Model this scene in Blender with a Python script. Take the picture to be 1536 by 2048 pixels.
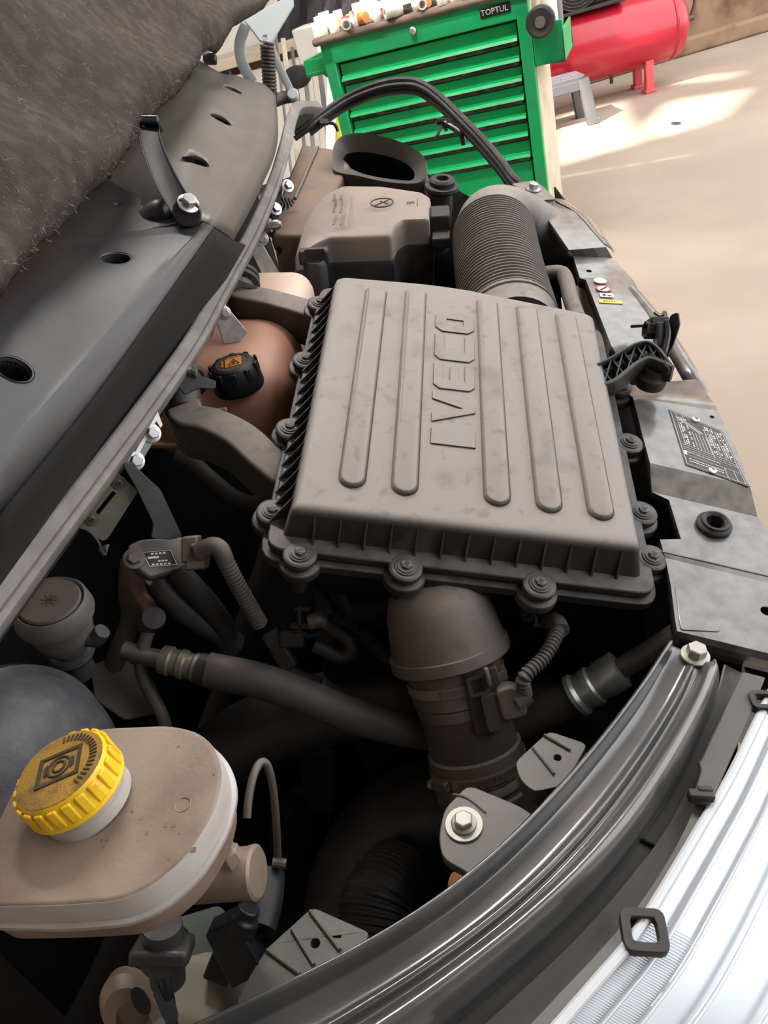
import bpy, bmesh, math, random
from mathutils import Vector as V, Matrix
from mathutils.geometry import tessellate_polygon
random.seed(7)
S = bpy.context.scene
COL = S.collection
for o in list(bpy.data.objects): bpy.data.objects.remove(o)
# ---------------------------------------------------------------- camera, world, sun, exposure
HC = 1.2
F = 1540.0
PITCH, ROLL = math.radians(35.0), math.radians(16.4)
C0 = V((0, 0, HC))
_r0 = V((1, 0, 0)); _d0 = V((0, -math.sin(PITCH), -math.cos(PITCH)))
CW = V((0, math.cos(PITCH), -math.sin(PITCH)))
CR = math.cos(ROLL) * _r0 + math.sin(ROLL) * _d0
CD = -math.sin(ROLL) * _r0 + math.cos(ROLL) * _d0
cam_d = bpy.data.cameras.new('camera'); cam = bpy.data.objects.new('camera', cam_d); COL.objects.link(cam)
cam_d.sensor_fit = 'VERTICAL'; cam_d.sensor_height = 36.0; cam_d.lens = 36.0 * F / 2048.0
cam_d.clip_start = 0.02; cam_d.clip_end = 100
m = Matrix.Identity(4)
for i in range(3):
    m[i][0] = CR[i]; m[i][1] = -CD[i]; m[i][2] = -CW[i]; m[i][3] = C0[i]
cam.matrix_world = m
S.camera = cam
S.view_settings.view_transform = 'Standard'; S.view_settings.look = 'None'
S.view_settings.gamma = 1.0; S.view_settings.use_curve_mapping = False
S.view_settings.exposure = 0.85
wd = bpy.data.worlds.new('daylight'); S.world = wd; wd.use_nodes = True
wd.node_tree.nodes['Background'].inputs[0].default_value = (0.965, 0.985, 1.0, 1)
wd.node_tree.nodes['Background'].inputs[1].default_value = 1.9
SUN_DIR = V((0.66, 0.30, -0.70)).normalized()
sun_d = bpy.data.lights.new('sun', 'SUN'); sun = bpy.data.objects.new('sun', sun_d); COL.objects.link(sun)
sun_d.energy = 9.0; sun_d.angle = 0.03; sun_d.color = (1.0, 0.93, 0.80)
sun.rotation_euler = SUN_DIR.to_track_quat('-Z', 'Y').to_euler(); sun.location = (-4, -2, 6)

# ---------------------------------------------------------------- helpers
def P(x, y, d):
    return C0 + d * ((x - 768) / F * CR + (y - 1024) / F * CD + CW)
def ray(x, y):
    return ((x - 768) / F * CR + (y - 1024) / F * CD + CW)
class PL:                                    # a plane in the place, with its own axes
    def __init__(s, o, ux, uy):
        s.o = V(o); s.ux = V(ux).normalized(); uy = V(uy); uy = uy - s.ux * uy.dot(s.ux)
        s.uy = uy.normalized(); s.n = s.ux.cross(s.uy).normalized()
    def pt(s, x, y, h=0):
        o = s.o + s.n * h; r = ray(x, y); return C0 + r * ((o - C0).dot(s.n) / r.dot(s.n))
    def uv(s, x, y, h=0):
        q = s.pt(x, y, h) - s.o; return (q.dot(s.ux), q.dot(s.uy))
    def at(s, u, v, h=0):
        return s.o + s.ux * u + s.uy * v + s.n * h
def hplane(z): return PL((0, 0, z), (1, 0, 0), (0, 1, 0))
def srgb(c):
    return tuple(((v / 255.) / 12.92 if v / 255. <= .04045 else ((v / 255. + .055) / 1.055) ** 2.4) for v in c)
MATS = {}
def mat(name, col, rough=.55, metal=0., col2=None, amt=.5, scale=30., bump=0., bscale=200., dust=None, damt=.6, coat=0., trans=0., spec=.5, sub=0., dlo=.25, dhi=.7, smudge=None):
    if name in MATS: return MATS[name]
    m = bpy.data.materials.new(name); m.use_nodes = True; nt = m.node_tree; N = nt.nodes; L = nt.links
    b = N['Principled BSDF']; c = srgb(col) + (1,)
    b.inputs['Roughness'].default_value = rough; b.inputs['Metallic'].default_value = metal
    b.inputs['Specular IOR Level'].default_value = spec
    b.inputs['Base Color'].default_value = c
    if coat: b.inputs['Coat Weight'].default_value = coat; b.inputs['Coat Roughness'].default_value = .12
    if trans: b.inputs['Transmission Weight'].default_value = trans
    if sub:
        b.inputs['Subsurface Weight'].default_value = sub; b.inputs['Subsurface Radius'].default_value = (.02, .012, .008)
        b.inputs['Subsurface Scale'].default_value = .5
    tc = N.new('ShaderNodeNewGeometry')
    cur = None
    def noise(sc, det=5):
        n = N.new('ShaderNodeTexNoise'); n.inputs['Scale'].default_value = sc; n.inputs['Detail'].default_value = det
        L.new(tc.outputs['Position'], n.inputs['Vector']); return n
    def mixc(a, bcol, fac):
        x = N.new('ShaderNodeMix'); x.data_type = 'RGBA'
        if isinstance(a, tuple): x.inputs[6].default_value = a
        else: L.new(a, x.inputs[6])
        x.inputs[7].default_value = bcol
        L.new(fac, x.inputs[0]); return x.outputs[2]
    def ramp(src, lo, hi, mx=1.):
        r = N.new('ShaderNodeMapRange'); r.inputs[1].default_value = lo; r.inputs[2].default_value = hi; r.inputs[4].default_value = mx
        L.new(src, r.inputs[0]); return r.outputs[0]
    cur = c
    if col2:
        cur = mixc(cur, srgb(col2) + (1,), ramp(noise(scale).outputs[0], .45, .68, amt))
    if dust:                                  # dust that settled on upward faces, patchy
        sx = N.new('ShaderNodeSeparateXYZ'); L.new(tc.outputs['Normal'], sx.inputs[0])
        up = ramp(sx.outputs[2], .15, .85, damt)
        nz = ramp(noise(55, 8).outputs[0], dlo, dhi)
        mu = N.new('ShaderNodeMath'); mu.operation = 'MULTIPLY'; L.new(up, mu.inputs[0]); L.new(nz, mu.inputs[1])
        cur = mixc(cur, srgb(dust) + (1,), mu.outputs[0])
    if smudge:
        cur = mixc(cur, srgb(smudge) + (1,), ramp(noise(11, 3).outputs[0], .56, .72, .75))
    if not isinstance(cur, tuple): L.new(cur, b.inputs['Base Color'])
    if bump:
        bp = N.new('ShaderNodeBump'); bp.inputs['Strength'].default_value = bump; bp.inputs['Distance'].default_value = .002
        L.new(noise(bscale, 4).outputs[0], bp.inputs['Height']); L.new(bp.outputs[0], b.inputs['Normal'])
    MATS[name] = m; return m

ORG = {}
def crm(pts, seg):
    pts = [V(p) for p in pts]
    if seg <= 1 or len(pts) < 3: return pts
    out = []
    for i in range(len(pts) - 1):
        a = pts[i - 1] if i else pts[0] * 2 - pts[1]; b = pts[i]; c = pts[i + 1]
        d = pts[i + 2] if i + 2 < len(pts) else c * 2 - b
        for k in range(seg):
            t = k / seg
            out.append(.5 * ((2 * b) + (c - a) * t + (2 * a - 5 * b + 4 * c - d) * t * t + (3 * b - a - 3 * c + d) * t ** 3))
    out.append(pts[-1]); return out
def frames(path, up=None):
    T = []
    for i in range(len(path)):
        t = path[min(i + 1, len(path) - 1)] - path[max(i - 1, 0)]
        T.append(t.normalized() if t.length > 1e-9 else V((0, 0, 1)))
    fr = []
    u = V(up) if up is not None else (V((0, 0, 1)) if abs(T[0].z) < .9 else V((1, 0, 0)))
    for t in T:
        a = V(up) if up is not None else u
        a = a - t * a.dot(t); a.normalize(); u = a
        fr.append((t.cross(a), a))           # side, up
    return fr
def resample(path, step):
    out = [path[0]]; acc = 0.
    for a, b in zip(path, path[1:]):
        l = (b - a).length
        if l < 1e-9: continue
        t = step - acc
        while t <= l:
            out.append(a + (b - a) * (t / l)); t += step
        acc = l - (t - step)
    return out
def g_sweep(pts, prof, up=None, seg=5, scl=None, cap=True, closed=True):
    path = crm(pts, seg); fr = frames(path, up); n = len(prof); vs = []; fs = []
    for i, p in enumerate(path):
        k = 1. if scl is None else scl(i / (len(path) - 1))
        s, a = fr[i]
        for (x, y) in prof: vs.append(p + s * x * k + a * y * k)
    m_ = n if closed else n - 1
    for i in range(len(path) - 1):
        for j in range(m_):
            fs.append((i * n + j, i * n + (j + 1) % n, (i + 1) * n + (j + 1) % n, (i + 1) * n + j))
    if cap and closed:
        fs.append(tuple(range(n))); fs.append(tuple(range((len(path) - 1) * n, len(path) * n)))
    return vs, fs
def circ(r, n=12, c=(0, 0), r2=None, rot=0):
    r2 = r2 or r
    return [(c[0] + r * math.cos(rot + 2 * math.pi * k / n), c[1] + r2 * math.sin(rot + 2 * math.pi * k / n)) for k in range(n)]
def rrect(w, h, r, k=4):
    out = []
    for (cx, cy, a0) in ((w / 2 - r, h / 2 - r, 0), (-w / 2 + r, h / 2 - r, 90), (-w / 2 + r, -h / 2 + r, 180), (w / 2 - r, -h / 2 + r, 270)):
        for i in range(k + 1):
            a = math.radians(a0 + 90 * i / k); out.append((cx + r * math.cos(a), cy + r * math.sin(a)))
    return out
def g_tube(pts, r, n=12, seg=5, corr=None, cap=True):
    if corr:
        pitch, amp = corr; path = resample(crm(pts, 8), pitch / 4)
        vs = []; fs = []; fr = frames(path)
        for i, p in enumerate(path):
            rr = r + amp * (0, 1, 1, 0)[i % 4]; s, a = fr[i]
            for (x, y) in circ(rr, n): vs.append(p + s * x + a * y)
        for i in range(len(path) - 1):
            for j in range(n): fs.append((i * n + j, i * n + (j + 1) % n, (i + 1) * n + (j + 1) % n, (i + 1) * n + j))
        fs.append(tuple(range(n))); fs.append(tuple(range((len(path) - 1) * n, len(path) * n)))
        return vs, fs
    if isinstance(r, (list, tuple)):
        rl = list(r)
        def sc(t):
            x = t * (len(rl) - 1); i = min(int(x), len(rl) - 2); return rl[i] + (rl[i + 1] - rl[i]) * (x - i)
        return g_sweep(pts, circ(1, n), None, seg, sc, cap)
    return g_sweep(pts, circ(r, n), None, seg, None, cap)
def basis(ax):
    ax = V(ax).normalized(); u = V((0, 0, 1)) if abs(ax.z) < .9 else V((1, 0, 0))
    u = (u - ax * u.dot(ax)).normalized(); return ax.cross(u), u, ax
def g_lathe(p, axis, prof, n=24, rot=0., sx=1., sy=1.):
    s, u, a = basis(axis); vs = []; fs = []; p = V(p)
    for (h, r) in prof:
        for k in range(n):
            t = rot + 2 * math.pi * k / n; vs.append(p + a * h + s * (r * sx * math.cos(t)) + u * (r * sy * math.sin(t)))
    for i in range(len(prof) - 1):
        for j in range(n): fs.append((i * n + j, i * n + (j + 1) % n, (i + 1) * n + (j + 1) % n, (i + 1) * n + j))
    if prof[0] != prof[-1]:
        fs.append(tuple(range(n))); fs.append(tuple(range((len(prof) - 1) * n, len(prof) * n)))
    else:
        pass
    return vs, fs
def g_ring(p, axis, ri, ro, h, n=28):
    return g_lathe(p, axis, [(0, ri), (0, ro), (h, ro), (h, ri), (0, ri)], n)
def g_torus(p, axis, R, r, n=28, k=8, sx=1., sy=1.):
    return g_lathe(p, axis, [(r * math.sin(2 * math.pi * i / k), R + r * math.cos(2 * math.pi * i / k)) for i in range(k + 1)][:k] + [(0, R + r)], n, 0, sx, sy)
def g_box(c, ux, uy, uz, dx, dy, dz):
    c = V(c); ux = V(ux) * dx / 2; uy = V(uy) * dy / 2; uz = V(uz) * dz / 2
    vs = [c + ux * a + uy * b + uz * d for a in (-1, 1) for b in (-1, 1) for d in (-1, 1)]
    return vs, [(0, 1, 3, 2), (4, 6, 7, 5), (0, 4, 5, 1), (2, 3, 7, 6), (0, 2, 6, 4), (1, 5, 7, 3)]
def g_plate(loops, pl, h0, h1):
    if not isinstance(loops[0][0], (tuple, list)): loops = [loops]
    tri = tessellate_polygon([[V((a[0], a[1], 0)) for a in l] for l in loops])
    flat = [a for l in loops for a in l]; n = len(flat)
    vs = [pl.at(a[0], a[1], h1) for a in flat] + [pl.at(a[0], a[1], h0) for a in flat]; fs = []
    if len(loops) == 1:
        fs = [tuple(range(n)), tuple(range(2 * n - 1, n - 1, -1))]
    else:
        for t in tri: fs.append(tuple(t)); fs.append(tuple(n + i for i in reversed(t)))
    b = 0
    for l in loops:
        k = len(l)
        for i in range(k): fs.append((b + i, b + (i + 1) % k, n + b + (i + 1) % k, n + b + i))
        b += k
    return vs, fs
def pxs(pl, pts, h=0): return [pl.uv(x, y, h) for (x, y) in pts]
def g_loft(rings, cap=(True, True)):
    n = len(rings[0]); vs = [V(p) for r in rings for p in r]; fs = []
    for i in range(len(rings) - 1):
        for j in range(n): fs.append((i * n + j, i * n + (j + 1) % n, (i + 1) * n + (j + 1) % n, (i + 1) * n + j))
    if cap[0]: fs.append(tuple(range(n)))
    if cap[1]: fs.append(tuple(range((len(rings) - 1) * n, len(rings) * n)))
    return vs, fs
def g_grid(rows, su=4, sv=4):
    rows = [crm(r, su) for r in rows]; n = len(rows[0])
    cols = [crm([r[j] for r in rows], sv) for j in range(n)]; mm = len(cols[0])
    vs = [cols[j][i] for i in range(mm) for j in range(n)]
    fs = [(i * n + j, i * n + j + 1, (i + 1) * n + j + 1, (i + 1) * n + j) for i in range(mm - 1) for j in range(n - 1)]
    a = vs[fs[len(fs) // 2][0]]; q = [vs[k] for k in fs[len(fs) // 2]]
    if (q[1] - q[0]).cross(q[3] - q[0]).dot(C0 - a) < 0: fs = [tuple(reversed(f)) for f in fs]
    return vs, fs
def J(*gs):
    vs = []; fs = []
    for g in gs:
        b = len(vs); vs += g[0]; fs += [tuple(i + b for i in f) for f in g[1]]
    return vs, fs
def obj(name, geo, mt, parent=None, bevel=0., bseg=2, sub=0, thick=0., sharp=35, sheet=False):
    vs, fs = geo
    if parent is None:
        z = min(v.z for v in vs); c = sum((v for v in vs), V((0, 0, 0))) / len(vs); org = V((c.x, c.y, z))
    else: org = ORG[parent.name]
    me = bpy.data.meshes.new(name); me.from_pydata([tuple(v - org) for v in vs], [], fs)
    if not sheet:
        bm = bmesh.new(); bm.from_mesh(me); bmesh.ops.remove_doubles(bm, verts=bm.verts, dist=1e-6)
        bmesh.ops.recalc_face_normals(bm, faces=bm.faces); bm.to_mesh(me); bm.free()
    for p_ in me.polygons: p_.use_smooth = True
    if sharp < 179: me.set_sharp_from_angle(angle=math.radians(sharp))
    me.materials.append(mt)
    o = bpy.data.objects.new(name, me); COL.objects.link(o)
    if parent is None: o.location = org
    else: o.parent = parent
    ORG[o.name] = org
    if thick:
        md = o.modifiers.new('thickness', 'SOLIDIFY'); md.thickness = thick; md.offset = -1
    if bevel:
        md = o.modifiers.new('bevel', 'BEVEL'); md.width = bevel; md.segments = bseg; md.limit_method = 'ANGLE'; md.angle_limit = math.radians(35)
    if sub:
        md = o.modifiers.new('subdivision', 'SUBSURF'); md.levels = sub; md.render_levels = sub
    return o
def tag(o, label, cat, group=None, kind=None):
    o['label'] = label; o['category'] = cat
    if group: o['group'] = group
    if kind: o['kind'] = kind
    return o
def thing(name, label, cat, loc, group=None):
    o = bpy.data.objects.new(name, None); COL.objects.link(o); o.location = loc; o.empty_display_size = .02
    ORG[o.name] = V(loc); return tag(o, label, cat, group)
def one(name, geo, mt, label, cat, group=None, **k):
    return tag(obj(name, geo, mt, None, **k), label, cat, group)
def struct(name, geo, mt, **k):
    o = obj(name, geo, mt, None, **k); o['kind'] = 'structure'; return o
def cut(o, cutters):                          # drill holes (cutters: geometries) and bake the result
    for g in cutters:
        me = bpy.data.meshes.new('cutter'); me.from_pydata([tuple(v - ORG[o.name]) for v in g[0]], [], g[1])
        bm = bmesh.new(); bm.from_mesh(me); bmesh.ops.recalc_face_normals(bm, faces=bm.faces); bm.to_mesh(me); bm.free()
        c = bpy.data.objects.new('cutter', me); COL.objects.link(c)
        c.parent = o.parent if o.parent else None
        if not o.parent: c.location = o.location
        md = o.modifiers.new('hole', 'BOOLEAN'); md.operation = 'DIFFERENCE'; md.object = c; md.solver = 'EXACT'
    bpy.context.view_layer.update()
    dg = bpy.context.evaluated_depsgraph_get(); me = bpy.data.meshes.new_from_object(o.evaluated_get(dg))
    cs = [md.object for md in o.modifiers if md.type == 'BOOLEAN']
    o.modifiers.clear(); o.data = me
    for c in cs: bpy.data.objects.remove(c)
    return o
def g_text(txt, pl, u, v, size, rot=0., h=0., ext=.0003):
    cu = bpy.data.curves.new('t', 'FONT'); cu.body = txt; cu.size = size; cu.extrude = ext; cu.align_x = 'CENTER'; cu.align_y = 'CENTER'; cu.resolution_u = 2
    ob = bpy.data.objects.new('t', cu); COL.objects.link(ob); bpy.context.view_layer.update()
    me = bpy.data.meshes.new_from_object(ob.evaluated_get(bpy.context.evaluated_depsgraph_get()))
    ca, sa = math.cos(rot), math.sin(rot)
    vs = [pl.at(u + p.co.x * ca - p.co.y * sa, v + p.co.x * sa + p.co.y * ca, h + p.co.z) for p in me.vertices]
    fs = [tuple(f.vertices) for f in me.polygons]
    bpy.data.objects.remove(ob); bpy.data.meshes.remove(me); return vs, fs
def bolt(parent, p, axis, r, mt, washer=None, flange=1.55, hh=.9, recess=False):
    a = V(axis).normalized(); p = V(p)
    if washer:
        obj('washer', g_lathe(p, a, [(0, r * washer), (r * .25, r * washer), (r * .25, r * .4)], 24), mt, parent, bevel=r * .06)
    b = obj('bolt', J(g_lathe(p + a * r * (.25 if washer else 0), a, [(0, r * flange), (r * .22, r * flange), (r * .34, r * 1.1)], 24),
                      g_lathe(p + a * r * .3, a, [(0, r), (r * hh, r), (r * (hh + .12), r * .86)], 6, .3)), mt, parent, bevel=r * .05)
    return b
def screw(parent, p, axis, r, mw, ms):
    a = V(axis).normalized(); p = V(p); s, u, _ = basis(a)
    w = obj('screw_washer', g_lathe(p, a, [(0, r), (r * .14, r), (r * .16, r * .82), (r * .26, r * .8), (r * .27, r * .2)], 22), mw, parent)
    obj('screw_head', J(g_lathe(p + a * r * .26, a, [(0, r * .52), (r * .22, r * .5), (r * .27, r * .4)], 6)), ms, w)
    obj('cross_slot', J(g_box(p + a * r * .53, s, u, a, r * .62, r * .16, r * .06), g_box(p + a * r * .53, u, s, a, r * .62, r * .16, r * .06)), M_black, w)
def rp(a, b): return random.uniform(a, b)
# ---------------------------------------------------------------- materials
M_lid = mat('dusty grey-brown lid plastic', (40, 39, 39), .6, col2=(66, 62, 60), amt=.5, scale=24, bump=.12, bscale=900, dust=(143, 135, 130), damt=1., dlo=-.05, dhi=.42, smudge=(104, 98, 96))  # settled dust on top; base darkened for shade on the front wall
M_lidside = mat('dusty dark lid plastic', (66, 63, 62), .6, col2=(104, 95, 90), amt=.7, scale=22, bump=.15, bscale=700)
M_flange = mat('dusty black plastic', (46, 44, 43), .55, col2=(72, 67, 64), amt=.7, scale=30, bump=.1, bscale=600, dust=(112, 104, 99), damt=.6)
M_black = mat('black plastic', (22, 22, 23), .5)
M_dark = mat('dark plastic', (44, 42, 42), .55, col2=(66, 61, 58), amt=.6, scale=25)
M_rubber = mat('black rubber', (34, 33, 33), .6, col2=(70, 66, 63), amt=.5, scale=28)
M_rubberd = mat('dusty rubber', (80, 74, 69), .7, col2=(108, 99, 92), amt=.6, scale=30, bump=.1, bscale=500)
M_duct = mat('dusty brown black plastic', (70, 65, 61), .65, col2=(84, 77, 72), amt=.7, scale=18, bump=.15, bscale=500, dust=(128, 117, 109), damt=.8, dlo=0., dhi=.5)
M_ductd = mat('dim dusty plastic', (64, 58, 54), .65, col2=(82, 73, 67), amt=.6, scale=25, bump=.12)
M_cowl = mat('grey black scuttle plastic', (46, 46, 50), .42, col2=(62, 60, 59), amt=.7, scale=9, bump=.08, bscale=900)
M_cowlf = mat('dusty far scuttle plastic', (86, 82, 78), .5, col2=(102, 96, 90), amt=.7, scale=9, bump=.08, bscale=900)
M_felt = mat('brown grey felt', (60, 55, 52), .95, col2=(80, 74, 70), amt=.8, scale=40, bump=.9, bscale=260, spec=.1)
M_fibre = mat('pale felt fibre', (150, 138, 126), .9, spec=.1)
M_rail = mat('grey weathered rubber', (112, 107, 105), .6, col2=(140, 134, 130), amt=.7, scale=26, bump=.2, bscale=400)
M_steel = mat('zinc plated steel', (188, 188, 190), .32, .85, col2=(150, 146, 142), amt=.5, scale=60)
M_steeld = mat('dusty dark steel', (88, 82, 77), .55, .3, col2=(118, 108, 100), amt=.5, scale=40)
M_blackp = mat('black painted steel', (36, 36, 38), .35, col2=(60, 58, 56), amt=.4, scale=30)
M_paint = mat('dark grey body paint', (72, 72, 73), .3, .0, col2=(104, 100, 97), amt=.6, scale=11, coat=.5, dust=(142, 135, 128), damt=.7)
M_wing = mat('glossy dark grey body paint', (84, 84, 84), .28, .3, col2=(112, 107, 102), amt=.5, scale=12, coat=.9)
M_tank = mat('pink brown tank plastic', (188, 140, 120), .42, col2=(166, 120, 100), amt=.5, scale=10, sub=.15)
M_tankw = mat('pale pink tank plastic', (218, 190, 174), .45, col2=(196, 158, 138), amt=.5, scale=10, sub=.2)
M_white = mat('dusty white reservoir plastic', (142, 124, 110), .55, col2=(108, 89, 76), amt=.75, scale=16, bump=.1, bscale=300, sub=.1)
M_whites = mat('translucent white plastic', (178, 173, 170), .4, col2=(158, 147, 138), amt=.5, scale=25, sub=.2)
M_yellow = mat('yellow cap plastic', (240, 196, 30), .45, col2=(204, 160, 36), amt=.5, scale=60)
M_yellowd = mat('dirty yellow cap top', (160, 122, 40), .7, col2=(104, 82, 44), amt=.9, scale=70, bump=.4, bscale=500)
M_grime = mat('brown black grime', (62, 50, 36), .8)
M_orange = mat('orange label print', (206, 132, 44), .5, col2=(176, 110, 44), amt=.5, scale=60)
M_beige = mat('beige cylinder metal', (138, 120, 104), .5, .1, col2=(114, 98, 84), amt=.5, scale=30)
M_green = mat('green cabinet paint', (0, 176, 100), .4, col2=(0, 160, 90), amt=.6, scale=7, coat=.2)
M_greend = mat('green cabinet frame paint', (10, 166, 96), .45, col2=(60, 140, 96), amt=.5, scale=12)
M_grip = mat('worn black drawer grip', (46, 42, 38), .6, col2=(104, 94, 78), amt=.8, scale=30)
M_mat = mat('worn brown rubber top mat', (110, 94, 84), .8, col2=(76, 66, 60), amt=.7, scale=20)
M_cream = mat('cream painted side', (206, 192, 170), .5, col2=(160, 150, 128), amt=.6, scale=8)
M_red = mat('red tank paint', (186, 26, 50), .32, col2=(168, 34, 52), amt=.5, scale=5, coat=.3)
M_stool = mat('grey plastic', (96, 96, 102), .5, col2=(112, 110, 110), amt=.5, scale=9)
M_chrome = mat('chrome', (222, 220, 216), .18, 1.)
M_conc = mat('worn beige concrete floor', (168, 151, 136), .75, col2=(188, 172, 156), amt=.8, scale=1.1, bump=.15, bscale=60)
M_wall = mat('dirty plaster wall', (150, 122, 98), .9, col2=(92, 70, 54), amt=.9, scale=5, bump=.4, bscale=20)
M_wallc = mat('grey wash wall', (120, 116, 112), .9, col2=(104, 98, 94), amt=.6, scale=2)
M_wallw = mat('whitewashed wall', (216, 208, 198), .9, col2=(196, 186, 174), amt=.6, scale=2)
M_roof = mat('roof sheet', (170, 165, 160), .7)
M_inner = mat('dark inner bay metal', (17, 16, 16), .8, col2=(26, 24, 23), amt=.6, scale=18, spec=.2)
M_label = mat('black label film', (34, 30, 30), .4)
M_print = mat('white print', (226, 222, 218), .5)
M_reflect = mat('silver reflector', (196, 202, 210), .3, .75)
M_trim = mat('grey lamp trim plastic', (84, 81, 78), .5, col2=(98, 93, 89), amt=.5, scale=15)
# ---------------------------------------------------------------- workshop shell
X0, X1, Y0, Y1, ZR = -3.2, 5.2, -2.6, 6.62, 3.6
XR = 2.2                                       # the roof ends here, the side beyond is open to the yard
UX, UY, UZ = V((1, 0, 0)), V((0, 1, 0)), V((0, 0, 1))
FL = hplane(0.0)
struct('floor', g_box((2.5, 2.0, -.05), UX, UY, UZ, 19, 11, .1), M_conc)
struct('wall_back', g_box(((X0 + X1) / 2 + 1.5, Y1 + .1, ZR / 2), UX, UY, UZ, X1 - X0 + 3.2, .2, ZR), M_wall)
struct('baseboard_back', g_box(((X0 + X1) / 2 + 1.5, Y1 - .05, .06), UX, UY, UZ, X1 - X0 + 3, .1, .12), M_wall, bevel=.02)
struct('wall_left', g_box((X0 - .1, 2, ZR / 2), UX, UY, UZ, .2, Y1 - Y0 + .2, ZR), M_wallw)
struct('wall_behind', g_box(((X0 + X1) / 2, Y0 - .1, ZR / 2), UX, UY, UZ, X1 - X0, .2, ZR), M_wallc)
RP = PL((0, 0, ZR), UX, UY)
def on_roof(pts, z):                          # skylight opening that lets the sun fall where the photograph shows sun
    out = []
    for (x, y) in pts:
        q = hplane(z).pt(x, y); q = q - SUN_DIR * ((ZR - q.z) / -SUN_DIR.z); out.append((q.x, q.y))
    return out
sky1 = on_roof([(1095, 340), (1190, 312), (1292, 284), (1262, 262), (1240, 205), (1100, 235)], 0)
sky2 = on_roof([(1275, 262), (1300, 282), (1440, 240), (1496, 180), (1330, 204)], 0)
sky3 = on_roof([(1330, 172), (1470, 158), (1480, 148), (1350, 158)], 0)
sky4 = []
_a = math.radians(-25.19); _cx, _cy = V((math.cos(_a), math.sin(_a), 0)), V((-math.sin(_a), math.cos(_a), 0))
for (u_, w_) in ((-.12, -.05), (.62, -.05), (.62, .44), (-.12, .44)):
    q = V((.3125, 3.4177, 1.0)) + _cx * u_ + _cy * w_; q = q - SUN_DIR * ((ZR - q.z) / -SUN_DIR.z); sky4.append((q.x, q.y))
roof = struct('ceiling', g_plate([[(X0 - .2, Y0 - .2), (XR, Y0 - .2), (XR, Y1 + .2), (X0 - .2, Y1 + .2)], sky1, sky2, sky3, sky4], RP, 0, .06), M_roof)

# ---------------------------------------------------------------- green tool cabinet
YAW = math.radians(-25.19)
cx, cy = V((math.cos(YAW), math.sin(YAW), 0)), V((-math.sin(YAW), math.cos(YAW), 0))   # along front, into depth
CI = V((.3125, 3.4177, HC - .3013))            # inner top-left of the drawer opening
CWD, CDP = .70, .46
front = PL(CI, cx, UZ)                         # n = cx x z = -cy towards camera
cab = thing('tool_cabinet', 'green drawer tool cabinet behind the engine bay', 'cabinet', CI + cx * .35 + cy * .23 + V((0, 0, -CI.z)))
def fbox(u0, u1, v0, v1, h0, h1): return g_box(front.at((u0 + u1) / 2, (v0 + v1) / 2, (h0 + h1) / 2), cx, UZ, -cy, u1 - u0, v1 - v0, h1 - h0)
zb = -CI.z + .13
obj('frame', J(fbox(-.045, 0, zb, .07, -.03, .012), fbox(CWD, CWD + .045, zb, .07, -.03, .012), fbox(-.045, CWD + .045, 0, .075, -.03, .012), fbox(0, CWD, zb, -.60, -.03, .005)), M_greend, cab, bevel=.004)
obj('body', J(fbox(-.045, -.035, zb, .07, -CDP, -.03), fbox(CWD + .03, CWD + .0445, zb, .07, -CDP, -.031), fbox(-.04, CWD + .04, zb, .06, -CDP, -CDP + .01), fbox(-.04, CWD + .04, zb, zb + .02, -CDP, -.03), fbox(-.02, CWD + .02, -.6, .0, -.16, -.15)), M_cream, cab, bevel=.003)
obj('base_strip', fbox(-.045, CWD + .045, -.632, -.606, .005, .02), M_cream, cab, bevel=.003)
top = obj('top_mat', fbox(-.07, CWD + .06, .07, .098, -CDP - .01, .03), M_mat, cab, bevel=.012)
dh = [0, .075, .14, .205, .268, .332, .395, .47, .595]
for i in range(8):
    a, b = -dh[i], -dh[i + 1]
    lipd = .02
    dr = obj('drawer', fbox(.008, CWD - .008, b + .004, a - .008, -.14, -.012), M_green, cab, bevel=.003)
    obj('lip', g_sweep([front.at(.008, b + .016, -.012), front.at(CWD - .008, b + .016, -.012)], [(-.0, .010), (.016, .004), (.022, -.006), (.018, -.006), (.0, .0)], UZ, 1), M_green, dr)
    if i < 7: obj('grip', fbox(.01, CWD - .01, b - .004, b + .012, -.012, .002), M_grip, dr, bevel=.003)
lk = front.at(.325, .045, .012)
obj('lock', g_lathe(lk, -cy, [(0, .014), (.012, .013), (.016, .008)], 16), M_chrome, cab)
bd = obj('badge', fbox(.575, .685, .028, .060, .012, .016), M_black, cab, bevel=.002)
obj('lettering', g_text('TOPTUL', front, .627, .043, .026, 0, .0163), M_print, bd)
obj('side_bracket', J(g_box(front.at(-.10, -.02, -.2), cx, UZ, cy, .09, .012, .32), g_box(front.at(-.145, .0, -.2), cx, UZ, cy, .008, .06, .32), g_box(front.at(-.1, .0, -.045), cx, UZ, cy, .09, .06, .008)), M_greend, cab, bevel=.003)
for u in (.03, .67):
    for h in (-.07, -.39):
        c = front.at(u, 0, h); c.z = 0
        obj('caster', J(g_lathe(c + V((0, 0, .05)) - cx * .015, cx, [(0, .046), (.004, .05), (.026, .05), (.03, .046)], 20), g_box(c + V((0, 0, .105)), cx, UZ, cy, .05, .05, .05)), M_black, cab)
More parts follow.
